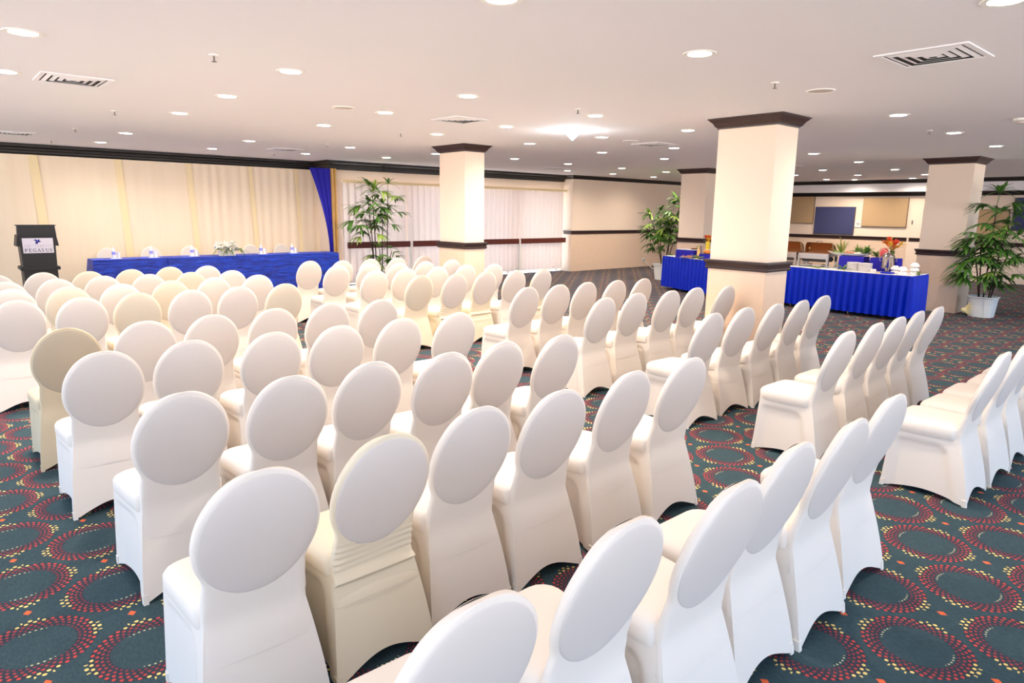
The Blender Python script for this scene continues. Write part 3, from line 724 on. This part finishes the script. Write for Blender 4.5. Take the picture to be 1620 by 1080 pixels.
horse = [(-.052, .062), (-.030, .066), (-.012, .070), (-.002, .056), (.004, .048), (.012, .064), (.026, .070), (.034, .058), (.026, .050), (.038, .040), (.052, .036), (.040, .028), (.026, .024), (.010, .022),
         (.004, .010), (-.006, -.004), (-.002, -.006), (-.016, .002), (-.020, -.004), (-.028, .006), (-.034, .020), (-.026, .022), (-.014, .030), (-.022, .040), (-.034, .050)]
hm = MB(); n_ = len(horse); ox, oz = -.005, 1.118
hm.add([(ox + a, -.0075, oz + b) for a, b in horse] + [(ox + a, -.0055, oz + b) for a, b in horse], [tuple(range(n_)), tuple(range(n_, 2 * n_))[::-1]] + [(i, (i + 1) % n_, n_ + (i + 1) % n_, n_ + i) for i in range(n_)])
hb = hm.build('winged_horse_emblem', M_inkb, sgn)

# ------------------------------------------------------------------ back wall panels, switch, outlet
def wall_panel(ya, yb, z0, z1, m_, label):
    f = lambda z: 1.72 + (z - 1.72) * BX
    p = empty('acoustic_panel', (XB - .006, (ya + yb) / 2 * BX, f(z0)), 0, label, 'wall panel', 'fabric wall panels'); h = abs(ya - yb) / 2 * BX; H_ = f(z1) - f(z0)
    MB().box(-.05, 0, -h, h, 0, H_, .004).build('fabric_face', m_, p)
    MB().box(-.035, -.0, -h - .012, h + .012, -.012, H_ + .004, .003).build('panel_edge', M_tand, p)
wall_panel(9.81, 11.4, 1.485, 2.296, M_tanp, 'tan fabric wall panel partly hidden behind the big column')
wall_panel(8.56, 9.74, 1.175, 1.985, M_navy, 'navy blue fabric wall panel between the two tan ones')
wall_panel(7.135, 8.335, 1.43, 2.24, M_tanp, 'tan fabric wall panel right of the navy one and wall switch')
wall_panel(4.75, 5.41, 1.12, 1.94, M_tanp, 'tan fabric wall panel behind the right-hand palm')
wall_panel(3.3, 4.66, 1.41, 2.23, M_navy, 'navy blue fabric wall panel cut by the right photo edge')
sw = empty('wall_switch', (XB, 8.44 * BX, 1.40), 0, 'white thermostat plate on the back wall beside the navy panel', 'thermostat')
MB().box(-.02, 0, -.10, .10, -.02, .18, .004).build('cover_plate', M_plast, sw); MB().box(-.028, -.02, -.05, .05, .05, .12, .003).build('dial_face', M_spk, sw)
MB().box(-.03, -.028, .015, .03, .08, .10).build('button', M_grill, sw)
ou = empty('power_outlet', (17.8, YP - .008, .17), 0, 'white power socket low on the left wall', 'socket')
MB().box(-.06, .06, -.012, 0, 0, .11, .003).build('socket_plate', M_plast, ou); MB().box(-.02, .02, -.04, -.012, .02, .06, .004).build('plug', M_grill, ou)
cd = MB().tube([(17.8, YP - .05, .2), (17.75, 13.5, .07), (17.4, 13.1, .012), (16.9, 12.5, .012), (16.5, 12.0, .012), (15.8, 11.4, .012), (15.1, 11.0, .012)], .011, 8)
cdo = cd.build('power_cord', M_plast, ou, True); cdo.location = (-17.8, -(YP - .008), -.17); cdo['label'] = 'white power cord trailing over the carpet'

# ------------------------------------------------------------------ potted palms
def leaflet(mb, c, d, L_, W, droop):
    d = Vector(d).normalized(); up = Vector((0, 0, 1)); s = d.cross(up)
    s = s.normalized() if s.length > .05 else Vector((1, 0, 0)); R = []
    for j in range(6):
        u = j / 5; w = W * (.35 + .65 * math.sin(PI * min(.96, u * .8 + .18))) * (1 if u < .99 else .25)
        p = Vector(c) + d * L_ * u - up * droop * L_ * u * u
        R.append([p - s * w, p - up * .004, p + s * w, p + up * .0015])
    mb.loft(R)
def frond(parent, c, az, el_, rl, size, m_):
    """petiole + fan of leaflets"""
    d = Vector((math.cos(az) * math.cos(el_), math.sin(az) * math.cos(el_), math.sin(el_))); c = Vector(c); tip = c + d * size * .55
    mb = MB().tube([c, c + d * size * .3 + Vector((0, 0, .02)), tip], .0035, 5)
    n = rl.randint(7, 10); s = d.cross(Vector((0, 0, 1))).normalized()
    for k in range(n):
        a = (k / (n - 1) - .5) * 2.5; dd = d * math.cos(a) + s * math.sin(a); dd.z -= .12 + .25 * abs(math.sin(a)) * rl.random()
        leaflet(mb, tip, dd, size * rl.uniform(.55, .8), size * .062, rl.uniform(.25, .6))
    mb.build('frond', m_, parent, True, 60)
def pot_square(parent, w0, w1, h, cloth=True):
    pm_ = MB(); R = []
    for z, w in ((0, w0), (h * .5, (w0 + w1) / 2), (h * .96, w1), (h, w1 * 1.05), (h * .98, w1 * 1.08), (h * .93, w1 * 1.03)):
        r = []
        for k in range(32):
            a = 2 * PI * k / 32; ca, sa = math.cos(a), math.sin(a); wv = w * (1 + .012 * math.sin(k * 2.7 + z * 9))
            r.append((wv * math.copysign(abs(ca) ** .55, ca), wv * math.copysign(abs(sa) ** .55, sa), z))
        R.append(r)
    pm_.loft(R, cap1=False).build('pot', M_potw, parent, True, 50)
    MB().lathe([(w1 * .98, h * .9), (.01, h * .92)], 20, cap=True).build('soil', M_soil, parent)
def palm(x, y, label, canes, fr, pot, seed, rz=0, avoid=(9, 9, 9, 9)):
    p = empty('potted_palm', (x, y, 0), rz, label, 'potted plant'); rl = random.Random(seed); pot_square(p, *pot); h = pot[2] * .9
    for cx, cy, H_, lx, ly in canes:
        MB().tube([(cx, cy, h), (cx + lx * .4, cy + ly * .4, h + (H_ - h) * .5), (cx + lx, cy + ly, H_)], [.012, .011, .008], 7).build('cane', M_cane, p, True)
    for (ci, z0, z1, n, size) in fr:
        cx, cy, H_, lx, ly = canes[ci]
        for i in range(n):
            z = z0 + (z1 - z0) * (i + rl.random() * .5) / n; u = max(0, (z - h) / (H_ - h)); az = i * 2.4 + rl.uniform(-.4, .4) + seed
            bx, by = x + cx + lx * min(u, 1), y + cy + ly * min(u, 1)
            for _ in range(6):
                if any(avoid[0] < bx + math.cos(az) * size * q_ < avoid[1] and avoid[2] < by + math.sin(az) * size * q_ < avoid[3] for q_ in (.3, .6, .9, 1.15)): az += 1.05
            frond(p, (cx + lx * min(u, 1), cy + ly * min(u, 1), min(z, H_)), az, rl.uniform(-.1, .9) if z < H_ - .1 else rl.uniform(.3, 1.3), rl, size * rl.uniform(.85, 1.15), M_leafl if rl.random() < .22 else M_leaf)
    return p
palm(7.66, 13.35, 'tall slender potted palm before the curtains at the right end of the stage',
     [(-.05, 0, 1.85, -.12, 0), (.02, .04, 2.0, -.06, 0), (.12, -.03, 1.7, .05, 0), (.28, .02, 2.15, .06, 0), (.05, -.05, .85, -.02, -.05), (.24, -.04, .80, .10, -.05), (0, .03, 1.55, -.25, 0)],
     [(0, 1.3, 1.85, 8, .44), (1, 1.5, 2.2, 11, .44), (2, 1.25, 1.7, 5, .40), (3, 1.45, 2.15, 8, .42), (4, .45, .85, 9, .32), (5, .45, .8, 8, .30), (6, 1.1, 1.55, 7, .44)], (.17, .21, .34), 3, 0, (6, 9, 13.9, 15))
palm(14.75, 10.72, 'bushy potted palm between the left wall and the farthest column',
     [(0, 0, 1.9, .05, -.35), (.05, -.05, 1.75, .0, -.1), (-.05, .05, 1.6, 0, .2), (.02, .1, 1.5, .05, .4), (0, -.08, 1.3, 0, -.3)],
     [(0, 1.2, 1.95, 15, .46), (1, .95, 1.75, 15, .44), (2, .85, 1.6, 15, .46), (3, .9, 1.5, 13, .46), (4, .6, 1.3, 8, .42)], (.19, .24, .42), 8, 0, (13.9, 14.7, 9, 9.92))
pr = palm(14.05, 3.36, 'full potted palm in a white wrapped pot beside the right-hand column',
     [(0, 0, 1.95, 0, 0), (.06, -.06, 1.6, .08, -.12), (-.06, .05, 1.45, -.05, .10), (.03, .08, 1.2, .0, .18), (.0, -.1, 1.3, .0, -.22)],
     [(0, .85, 2.0, 22, .44), (1, .7, 1.6, 14, .44), (2, .55, 1.45, 14, .42), (3, .5, 1.2, 11, .40), (4, .5, 1.3, 11, .42)], (.18, .215, .36), 12, 0, (13.95, 14.75, 3.68, 4.6))
kn = MB().blob((-.19, .22, .10), .045, .045, .05, 14, 8)
for k in range(14):
    a = 2 * PI * k / 14; e = Vector((-.19 + .0, .22 + .0, .10)); t_ = Vector((-.19 + .0 + .02 * math.cos(a), .22 - .10 + .06 * math.cos(a), .14 + .12 * math.sin(a)))
    kn.tube([e, (e + t_) / 2 + Vector((-.012, 0, 0)), t_], [.014, .010, .002], 6)
kn.build('cloth_knot', M_knot, pr, True, 60)

# ------------------------------------------------------------------ buffet
BZ = .765
def buffet(front, depth, label, seed):
    b = empty('buffet_table', (front[0][0], front[0][1], 0), 0, label, 'buffet table', 'blue skirted buffet tables'); o0 = Vector((front[0][0], front[0][1]))
    P = [Vector(p) - o0 for p in front]
    # smooth resample
    def cr_(i, t):
        p0, p1, p2, p3 = P[max(i - 1, 0)], P[i], P[i + 1], P[min(i + 2, len(P) - 1)]
        return .5 * ((2 * p1) + (-p0 + p2) * t + (2 * p0 - 5 * p1 + 4 * p2 - p3) * t * t + (-p0 + 3 * p1 - 3 * p2 + p3) * t ** 3)
    C_ = [cr_(i, k / 24) for i in range(len(P) - 1) for k in range(24)] + [P[-1]]
    nr = []
    for i in range(len(C_)):
        d_ = (C_[min(i + 1, len(C_) - 1)] - C_[max(i - 1, 0)]).normalized(); nr.append(Vector((d_.y, -d_.x)))
    B_ = [C_[i] + nr[i] * depth for i in range(len(C_))]
    loop = C_ + B_[::-1]
    MB().loft([[(p.x, p.y, BZ - .03) for p in loop], [(p.x, p.y, BZ) for p in loop]]).build('tabletop', M_cloth, b)
    # pleated skirt round the whole edge
    path = []; n = len(loop)
    for i in range(n):
        a, c = loop[i], loop[(i + 1) % n]; m_ = max(1, int((c - a).length / .012))
        for k in range(m_): path.append(a + (c - a) * k / m_)
    n = len(path); s = 0; fr = []; dist = []
    for i in range(n):
        dist.append(s); s += (path[(i + 1) % n] - path[i]).length
    rings = []
    for z, amp in ((BZ - .003, .005), (BZ - .05, .014), (.42, .026), (.065, .033)):
        r = []
        for i in range(n):
            d_ = (path[(i + 2) % n] - path[i - 2]).normalized(); q = Vector((-d_.y, d_.x)); ph = dist[i] / .125 * 2 * PI + .7 * math.sin(dist[i] * 2.3 + seed)
            w = math.sin(ph) + .35 * math.sin(2 * ph + 1)
            p = path[i] + q * (.012 + amp * w); r.append((p.x, p.y, z))
        rings.append(r)
    MB().loft(rings, cap0=False, cap1=False).build('pleated_skirt', M_blue, b, True, 70)
    for f_ in (.03, .35, .65, .97):
        for e in (.10, depth - .1):
            i = int(f_ * (len(C_) - 1)); p = C_[i] + nr[i] * e
            MB().tube([(p.x, p.y, 0), (p.x, p.y, BZ - .03)], .014, 8).build('leg', M_chrome, b)
    return b
buffet([(12.20, 3.93), (12.20, 4.9), (12.40, 6.2), (12.42, 7.2)], .72, 'long blue skirted buffet table with chafing dishes, between the two right columns', 1)
buffet([(12.33, 7.78), (12.62, 8.6), (12.95, 9.43)], .72, 'blue skirted buffet table left of the big column, under the fruit display', 2)

def chafing(x, y, rz, label):
    c = empty('chafing_dish', (x, y, BZ), rz, label, 'chafing dish', 'steel chafing dishes on the buffet'); W, D = .27, .18
    f = MB()
    for sx in (-1, 1):
        for sy in (-1, 1): MB().box(sx * W - .022, sx * W + .022, sy * D - .02, sy * D + .02, 0, .22, .006).build('leg', M_chrome, c)
    f.box(-W - .02, W + .02, -D - .02, D + .02, .20, .255, .008); f.box(-W, W, -D - .018, -D - .008, .155, .20); f.box(-W + .02, W - .02, -D - .01, -D, .03, .05)
    f.build('frame', M_chrome, c)
    MB().box(-W + .03, W - .03, -D + .02, D - .02, .10, .19, .02).build('water_pan', M_grill, c)
    for sx in (-.12, .12): MB().lathe([(.035, .0), (.035, .05), (.01, .055)], 14, (sx, 0, 0)).build('burner', M_steel2, c)
    R = []; T_ = []
    for j in range(9):   # roll lid standing open at the back
        a = PI * (.5 - .62 * j / 8); R.append([(x_, .16 - .20 * math.cos(a - .2) + .05, .27 + .17 + .17 * math.sin(a) - .0) for x_ in (-W + .02, -W + .05, 0, W - .05, W - .02)])
    lid = MB(); th = .006
    rings = []
    for j in range(11):
        u = j / 10; z = .25 + .20 * u; y = D - .02 - .14 * (u ** 2.2); w = (W - .005) * (1 - .10 * u ** 5)
        rings.append([(-w, y, z), (-w * .5, y + .012, z), (w * .5, y + .012, z), (w, y, z), (w, y + .01, z + .004), (w * .5, y + .024, z + .004), (-w * .5, y + .024, z + .004), (-w, y + .01, z + .004)])
    lid.loft(rings)
    for sx in (-1, 1): lid.add([(sx * W, D - .02, .25), (sx * W, D - .15, .25), (sx * W * .97, D - .17, .40), (sx * W * .9, D - .16, .45), (sx * W * .92, D - .03, .40)] + [(sx * (W - .006), D - .02, .25), (sx * (W - .006), D - .15, .25), (sx * (W * .97 - .006), D - .17, .40), (sx * (W * .9 - .006), D - .16, .45), (sx * (W * .92 - .006), D - .03, .40)],
                               [(0, 1, 2, 3, 4), (9, 8, 7, 6, 5), (0, 5, 6, 1), (1, 6, 7, 2), (2, 7, 8, 3), (3, 8, 9, 4), (4, 9, 5, 0)])
    lo_ = lid.build('roll_lid', mat('bronze_tinted_steel', rgb(196, 162, 124), .25, metal=1.0), c, True, 40)
    MB().tube([(-.05, D - .155, .452), (-.05, D - .16, .475), (.05, D - .16, .475), (.05, D - .155, .452)], .006, 8).build('lid_handle', M_chrome, c)
    MB().box(-W + .03, W - .03, -D + .03, D - .04, .255, .262).build('food_tray', mat('food_surface', rgb(170, 110, 70), .6, var=.4, scale=40), c)
chafing(12.83, 6.42, -PI / 2, 'steel chafing dish with open lid, half hidden by the big column')
chafing(12.81, 5.80, -PI / 2, 'steel roll-top chafing dish with open lid, fully in view on the buffet')

def riser(x0, x1, y0, y1, z1, label, z0=BZ):
    r = MB(); R = []; pts = []
    for a, b in (((x0, y0), (x1, y0)), ((x1, y0), (x1, y1)), ((x1, y1), (x0, y1)), ((x0, y1), (x0, y0))):
        for i in range(12): pts.append((a[0] + (b[0] - a[0]) * i / 12, a[1] + (b[1] - a[1]) * i / 12))
    cx, cy = (x0 + x1) / 2, (y0 + y1) / 2
    for z, k in ((z0 + .001, 1.05), (z1 - .04, 1.01), (z1 - .006, 1.0), (z1, .97)):
        R.append([(cx + (x - cx) * (k + .012 * (1 if z < z1 - .05 else 0) * math.sin(i * 1.7)), cy + (y - cy) * (k + .012 * (1 if z < z1 - .05 else 0) * math.sin(i * 1.7)), z) for i, (x, y) in enumerate(pts)])
    r.loft(R); return tag(r.build('display_riser', M_bluev, None, True, 35), label, 'riser', 'blue draped display risers')
riser(12.72, 12.98, 4.93, 5.36, 1.0, 'blue cloth draped riser under the long salad platter')
riser(12.72, 12.98, 4.38, 4.82, 1.0, 'blue cloth draped riser behind the steel urn')
riser(12.72, 13.0, 8.48, 8.94, .935, 'blue draped riser with white cloth at the left end of the buffet')
riser(12.66, 13.02, 7.92, 8.30, .875, 'blue draped riser under the orange fruit')
# platters
def platter(x, y, z, rx, ry, label, m_=None, h=.05, boat=True):
    p = empty('serving_platter', (x, y, z), 0, label, 'platter', None); R = []
    for q, dz in ((.45, 0), (.6, .006), (.85, .028), (1.0, h), (.97, h), (.8, .022), (.4, .010)):
        R.append([(rx * q * math.cos(2 * PI * k / 32), ry * q * math.sin(2 * PI * k / 32), dz + (.02 * abs(math.sin(2 * PI * k / 32)) ** 3 if q > .9 and boat else 0)) for k in range(32)])
    MB().loft(R).build('dish', m_ or M_china, p, True, 60); return p
pl = platter(12.84, 5.24, 1.002, .13, .40, 'long white boat-shaped platter of salads and leaves on the blue riser')
M_salad = mat('salad_green', rgb(150, 180, 90), .6, var=.5, scale=40); M_sal2 = mat('pink_garnish', rgb(230, 160, 110), .6, var=.4, scale=40); M_salw = mat('white_garnish', rgb(246, 236, 222), .6, var=.2, scale=40)
rs = random.Random(4)
for nm, m_, ya, yb in (('green_salad', M_salad, .08, .32), ('shrimp_salad', M_sal2, -.12, .06), ('pale_salad', M_salw, -.32, -.12)):
    g = MB()
    for i in range(22): g.blob((rs.uniform(-.07, .07), rs.uniform(ya, yb), .04 + rs.uniform(0, .025)), .025, .03, .018, 8, 5)
    g.build(nm, m_, pl, True)
def leafy(name, x, y, z, n, size, label, seed, ms=(M_leaf, M_leafl), spread=1.0, el0=.2, el1=1.3, w=.045):
    p = empty(name, (x, y, z), 0, label, 'greenery', None); rl = random.Random(seed)
    for i in range(n):
        az = rl.uniform(0, 2 * PI); e = rl.uniform(el0, el1); m_ = MB(); leaflet(m_, (0, 0, 0), (math.cos(az) * math.cos(e) * spread, math.sin(az) * math.cos(e) * spread, math.sin(e)), size * rl.uniform(.7, 1.15), size * w * 2, rl.uniform(.0, .3))
        m_.build('leaf', ms[i % len(ms)], p, True)
    return p
M_straw = mat('straw_leaf', rgb(190, 170, 96), .6, var=.3, scale=10)
leafy('palm_sprig', 12.95, 5.42, 1.03, 20, .30, 'straw-coloured spiky leaf spray behind the salad platter', 1, (M_straw, M_leafl), el0=.5, el1=1.4, w=.02)
leafy('palm_sprig', 12.95, 5.14, 1.04, 18, .20, 'small green leaf spray at the middle of the salad platter', 2, (M_leafl, M_leaf))
leafy('palm_sprig', 12.88, 4.97, 1.05, 34, .19, 'dense dark green leaf bunch at the right of the salad platter', 3, (M_leaf, M_leaf, M_leafl), w=.07)
leafy('palm_sprig', 12.86, 4.76, 1.01, 20, .20, 'green star-shaped palm leaf between platter and carved melon', 4, (M_leaf, M_leafl))
leafy('palm_sprig', 12.42, 5.16, BZ + .01, 20, .20, 'feathery palm leaves lying before the blue riser', 5, (M_leafl, M_leaf), el0=.1, el1=.9, w=.025)
leafy('palm_sprig', 12.40, 5.62, BZ + .01, 10, .13, 'low green leaves on the white cloth before the chafing dish', 6, (M_leafl,), el0=.02, el1=.3)
leafy('palm_sprig', 12.38, 3.90, BZ + .01, 14, .10, 'little green leaf tuft at the right end of the buffet', 7, (M_leaf, M_leafl))
leafy('palm_sprig', 12.50, 8.22, BZ + .03, 24, .17, 'bright green leaves before the orange fruit', 8, (M_leafl,), el0=.02, el1=.6)
leafy('palm_sprig', 13.0, 8.55, .97, 9, .12, 'small pale sprig behind the dark tray', 9, (M_leafl,), el0=.5)
# carved melon and tropical flowers
M_melon = mat('carved_watermelon', rgb(236, 92, 92), .5, var=.45, scale=34)
wmn = empty('carved_watermelon', (12.78, 4.62, 1.002), 0, 'pink-red carved watermelon on the buffet beside the urn', 'carved fruit')
MB().blob((0, 0, .085), .07, .075, .09, 20, 14).build('flesh', M_melon, wmn, True)
for k in range(10):
    m_ = MB(); a = k * 2.4; petal(m_, (-.05, .04 * math.cos(a), .09 + .045 * math.sin(a)), (-.5, math.cos(a), math.sin(a)), (-1, 0, 0), .035, .014); m_.build('carved_petal', mat('pale_melon', rgb(248, 170, 160), .5) if k == 0 else bpy.data.materials['pale_melon'], wmn, True)
def bouquet(x, y, z, label, seed, vase_m, hv, tall):
    b = empty('tropical_bouquet', (x, y, z), 0, label, 'flowers', None); rl = random.Random(seed)
    MB().lathe([(.035, 0), (.045, .03), (.04, hv * .7), (.05, hv), (.04, hv)], 18).build('vase', vase_m, b, True, 50)
    cols = [mat('orange_bloom', rgb(250, 140, 50), .5), mat('yellow_bloom', rgb(250, 200, 70), .5), mat('red_bloom', rgb(236, 84, 50), .5)] if 'orange_bloom' not in bpy.data.materials else [bpy.data.materials[n] for n in ('orange_bloom', 'yellow_bloom', 'red_bloom')]
    for i in range(14):
        az = rl.uniform(0, 2 * PI); e = rl.uniform(.5, 1.4); d_ = Vector((math.cos(az) * math.cos(e), math.sin(az) * math.cos(e), math.sin(e))); tip = Vector((0, 0, hv)) + d_ * tall * rl.uniform(.45, 1); m_ = MB()
        m_.tube([(0, 0, hv * .9), tip], .003, 5)
        for k in range(4): petal(m_, tip - d_ * .02, d_ + Vector((rl.uniform(-.5, .5), rl.uniform(-.5, .5), rl.uniform(-.2, .5))), (0, 0, 1) if abs(d_.z) < .9 else (1, 0, 0), tall * .55, .026)
        m_.build('bloom', cols[i % 3], b, True)
    for i in range(8):
        az = rl.uniform(0, 2 * PI); e = rl.uniform(.2, 1.3); m_ = MB(); leaflet(m_, (0, 0, hv), (math.cos(az) * math.cos(e), math.sin(az) * math.cos(e), math.sin(e)), tall * .8, .010, .2); m_.build('leaf', M_leafl, b, True)
bouquet(12.88, 4.53, 1.002, 'orange and yellow tropical bouquet behind the steel urn', 3, M_leaf, .12, .20)
bouquet(12.95, 8.29, .96, 'orange and red flowers in a yellow vase left of the big column', 6, mat('yellow_vase', rgb(246, 222, 60), .4), .17, .13)
tag(MB().lathe([(.07, 0), (.07, .08), (.065, .084)], 20, (12.95, 8.29, .876)).build('vase_stand', M_cloth), 'white round stand under the yellow vase', 'stand')
# urn
un = empty('coffee_urn', (12.58, 4.47, BZ), 0, 'polished steel drinks urn with domed lid and side handles', 'urn')
MB().lathe([(.092, .075), (.1, .09), (.1, .27), (.104, .275), (.104, .282)], 28).build('urn_body', M_chrome, un, True, 40)
MB().lathe([(.10, .282), (.085, .31), (.05, .335), (.02, .345), (.012, .36), (.02, .375), (.012, .39), (.003, .392)], 24).build('lid', M_chrome, un, True, 40)
MB().lathe([(.06, .0), (.065, .012), (.03, .03), (.035, .075)], 20).build('pedestal', M_chrome, un, True, 40)
for s in (-1, 1): MB().tube([(0, s * .1, .25), (0, s * .135, .25), (0, s * .135, .20), (0, s * .1, .19)], .006, 8).build('handle', M_chrome, un, True)
MB().tube([(-.1, 0, .10), (-.14, 0, .10), (-.14, 0, .075)], .008, 8).build('spigot', M_chrome, un, True)
# stacked plates
pt = MB().lathe([(.07, 0), (.106, .003), (.113, .008), (.113, .0165), (.104, .0165), (.06, .010), (.001, .010)], 32)
pme = pt.mesh('dinner_plate', M_china, True, 50)
for (x, y, n, sn) in ((12.50, 5.0, 8, 'left stack'), (12.44, 4.78, 8, 'right stack, beside the napkins')):
    for k in range(n):
        o = bpy.data.objects.new('dinner_plate', pme); COL.objects.link(o); o.location = (x, y, BZ + .0005 + .0185 * k)
        tag(o, 'white dinner plate, %s from the bottom of the %s of plates' % (ordn[k], sn), 'plate', 'stacked plates on the buffet')
bw = MB().lathe([(.062, 0), (.068, .002), (.066, .010), (.058, .035), (.035, .052), (.033, .060), (.028, .060), (.001, .058)], 28); bme = bw.mesh('upturned_bowl', M_china, True, 50)
for (x, y, n, sn) in ((12.47, 4.30, 2, 'stack nearest the urn'), (12.36, 4.15, 2, 'middle stack of bowls'), (12.50, 4.02, 3, 'taller stack at the table end')):
    for k in range(n):
        o = bpy.data.objects.new('upturned_bowl', bme); COL.objects.link(o); o.scale = (1.12, 1.12, 1.12); o.location = (x, y, BZ + .0005 + .068 * k)
        tag(o, 'upturned white bowl, %s from the bottom of the %s' % (ordn[k], sn), 'bowl', 'stacked bowls on the buffet')
nk = MB()
for i in range(5): nk.add([(12.30 + .004 * i, 4.54, BZ + .012 * i), (12.41, 4.56 + .01 * i, BZ + .012 * i), (12.40, 4.67, BZ + .012 * i), (12.29, 4.66 - .01 * i, BZ + .012 * i), (12.30 + .02, 4.56, BZ + .012 * (i + 1)), (12.39, 4.575, BZ + .012 * (i + 1)), (12.385, 4.65, BZ + .012 * (i + 1)), (12.31, 4.64, BZ + .012 * (i + 1))], [(0, 3, 2, 1), (4, 5, 6, 7), (0, 1, 5, 4), (1, 2, 6, 5), (2, 3, 7, 6), (3, 0, 4, 7)])
tag(nk.build('napkin_pile', M_cloth), 'pile of folded white napkins before the right stack of plates', 'napkins')
tag(MB().box(12.26, 12.42, 4.28, 4.46, BZ + .001, BZ + .028, .006).build('blue_napkins', M_blue), 'folded royal blue napkins at the table edge before the urn', 'napkins')
tag(MB().box(12.27, 12.39, 4.47, 4.53, BZ + .001, BZ + .008, .002).build('wooden_tongs', mat('pale_wood', rgb(226, 196, 130), .5)), 'pale wooden servers lying beside the napkins', 'tongs')
# left buffet items
tag(MB().box(12.74, 12.98, 8.44, 8.94, .936, .950, .004).build('white_cloth_strip', M_cloth), 'white serving board on the left blue riser', 'serving board')
tr = empty('food_tray', (12.86, 8.57, .951), 0, 'small dark oval tray of canapes on the left riser', 'tray')
MB().lathe([(.05, 0), (.085, .02), (.08, .02), (.045, .006)], 24).build('tray_dish', mat('dark_tray', rgb(70, 30, 24), .4), tr, True)
g = MB()
for i in range(12): g.blob((rs.uniform(-.045, .045), rs.uniform(-.045, .045), .022), .014, .014, .010, 8, 5)
g.build('canape_filling', M_sal2, tr, True)
p2 = platter(12.62, 8.58, BZ + .001, .09, .17, 'white platter of pink cold cuts before the left riser', h=.03, boat=False); g = MB()
for i in range(20): g.blob((rs.uniform(-.05, .05), rs.uniform(-.11, .11), .02 + rs.uniform(0, .03)), .022, .026, .014, 8, 5)
g.build('cold_cuts', mat('cold_cuts', rgb(226, 150, 120), .6, var=.4, scale=40), p2, True)
tag(MB().lathe([(.03, 0), (.032, .02), (.03, .24), (.034, .27), (.028, .27)], 18, (12.85, 8.40, BZ + .001)).build('glass_vase', mat('grey_glass', rgb(170, 164, 168), .12, metal=.5), None, True, 50), 'tall grey glass cylinder left of the yellow vase', 'vase')
tag(MB().lathe([(.032, 0), (.035, .02), (.033, .17), (.015, .21), (.013, .27)], 18, (12.70, 8.345, BZ + .001)).build('juice_carafe', mat('orange_juice', rgb(246, 196, 120), .3), None, True, 50), 'pale orange juice carafe beside the grey cylinder', 'carafe')
M_or = mat('orange_rind', rgb(246, 150, 60), .5, var=.2, scale=20)
for i, (x, y, z, l) in enumerate(((12.74, 8.02, .92, 'nearest the big column'), (12.74, 8.13, .915, 'in the middle'), (12.80, 8.23, .915, 'farthest left'), (12.86, 8.07, .925, 'at the back'))):
    tag(MB().blob((x, y, z), .05, .055, .044, 16, 10).build('melon_piece', M_or, None, True), 'orange melon piece on the blue riser, %s' % l, 'fruit', 'melon pieces')
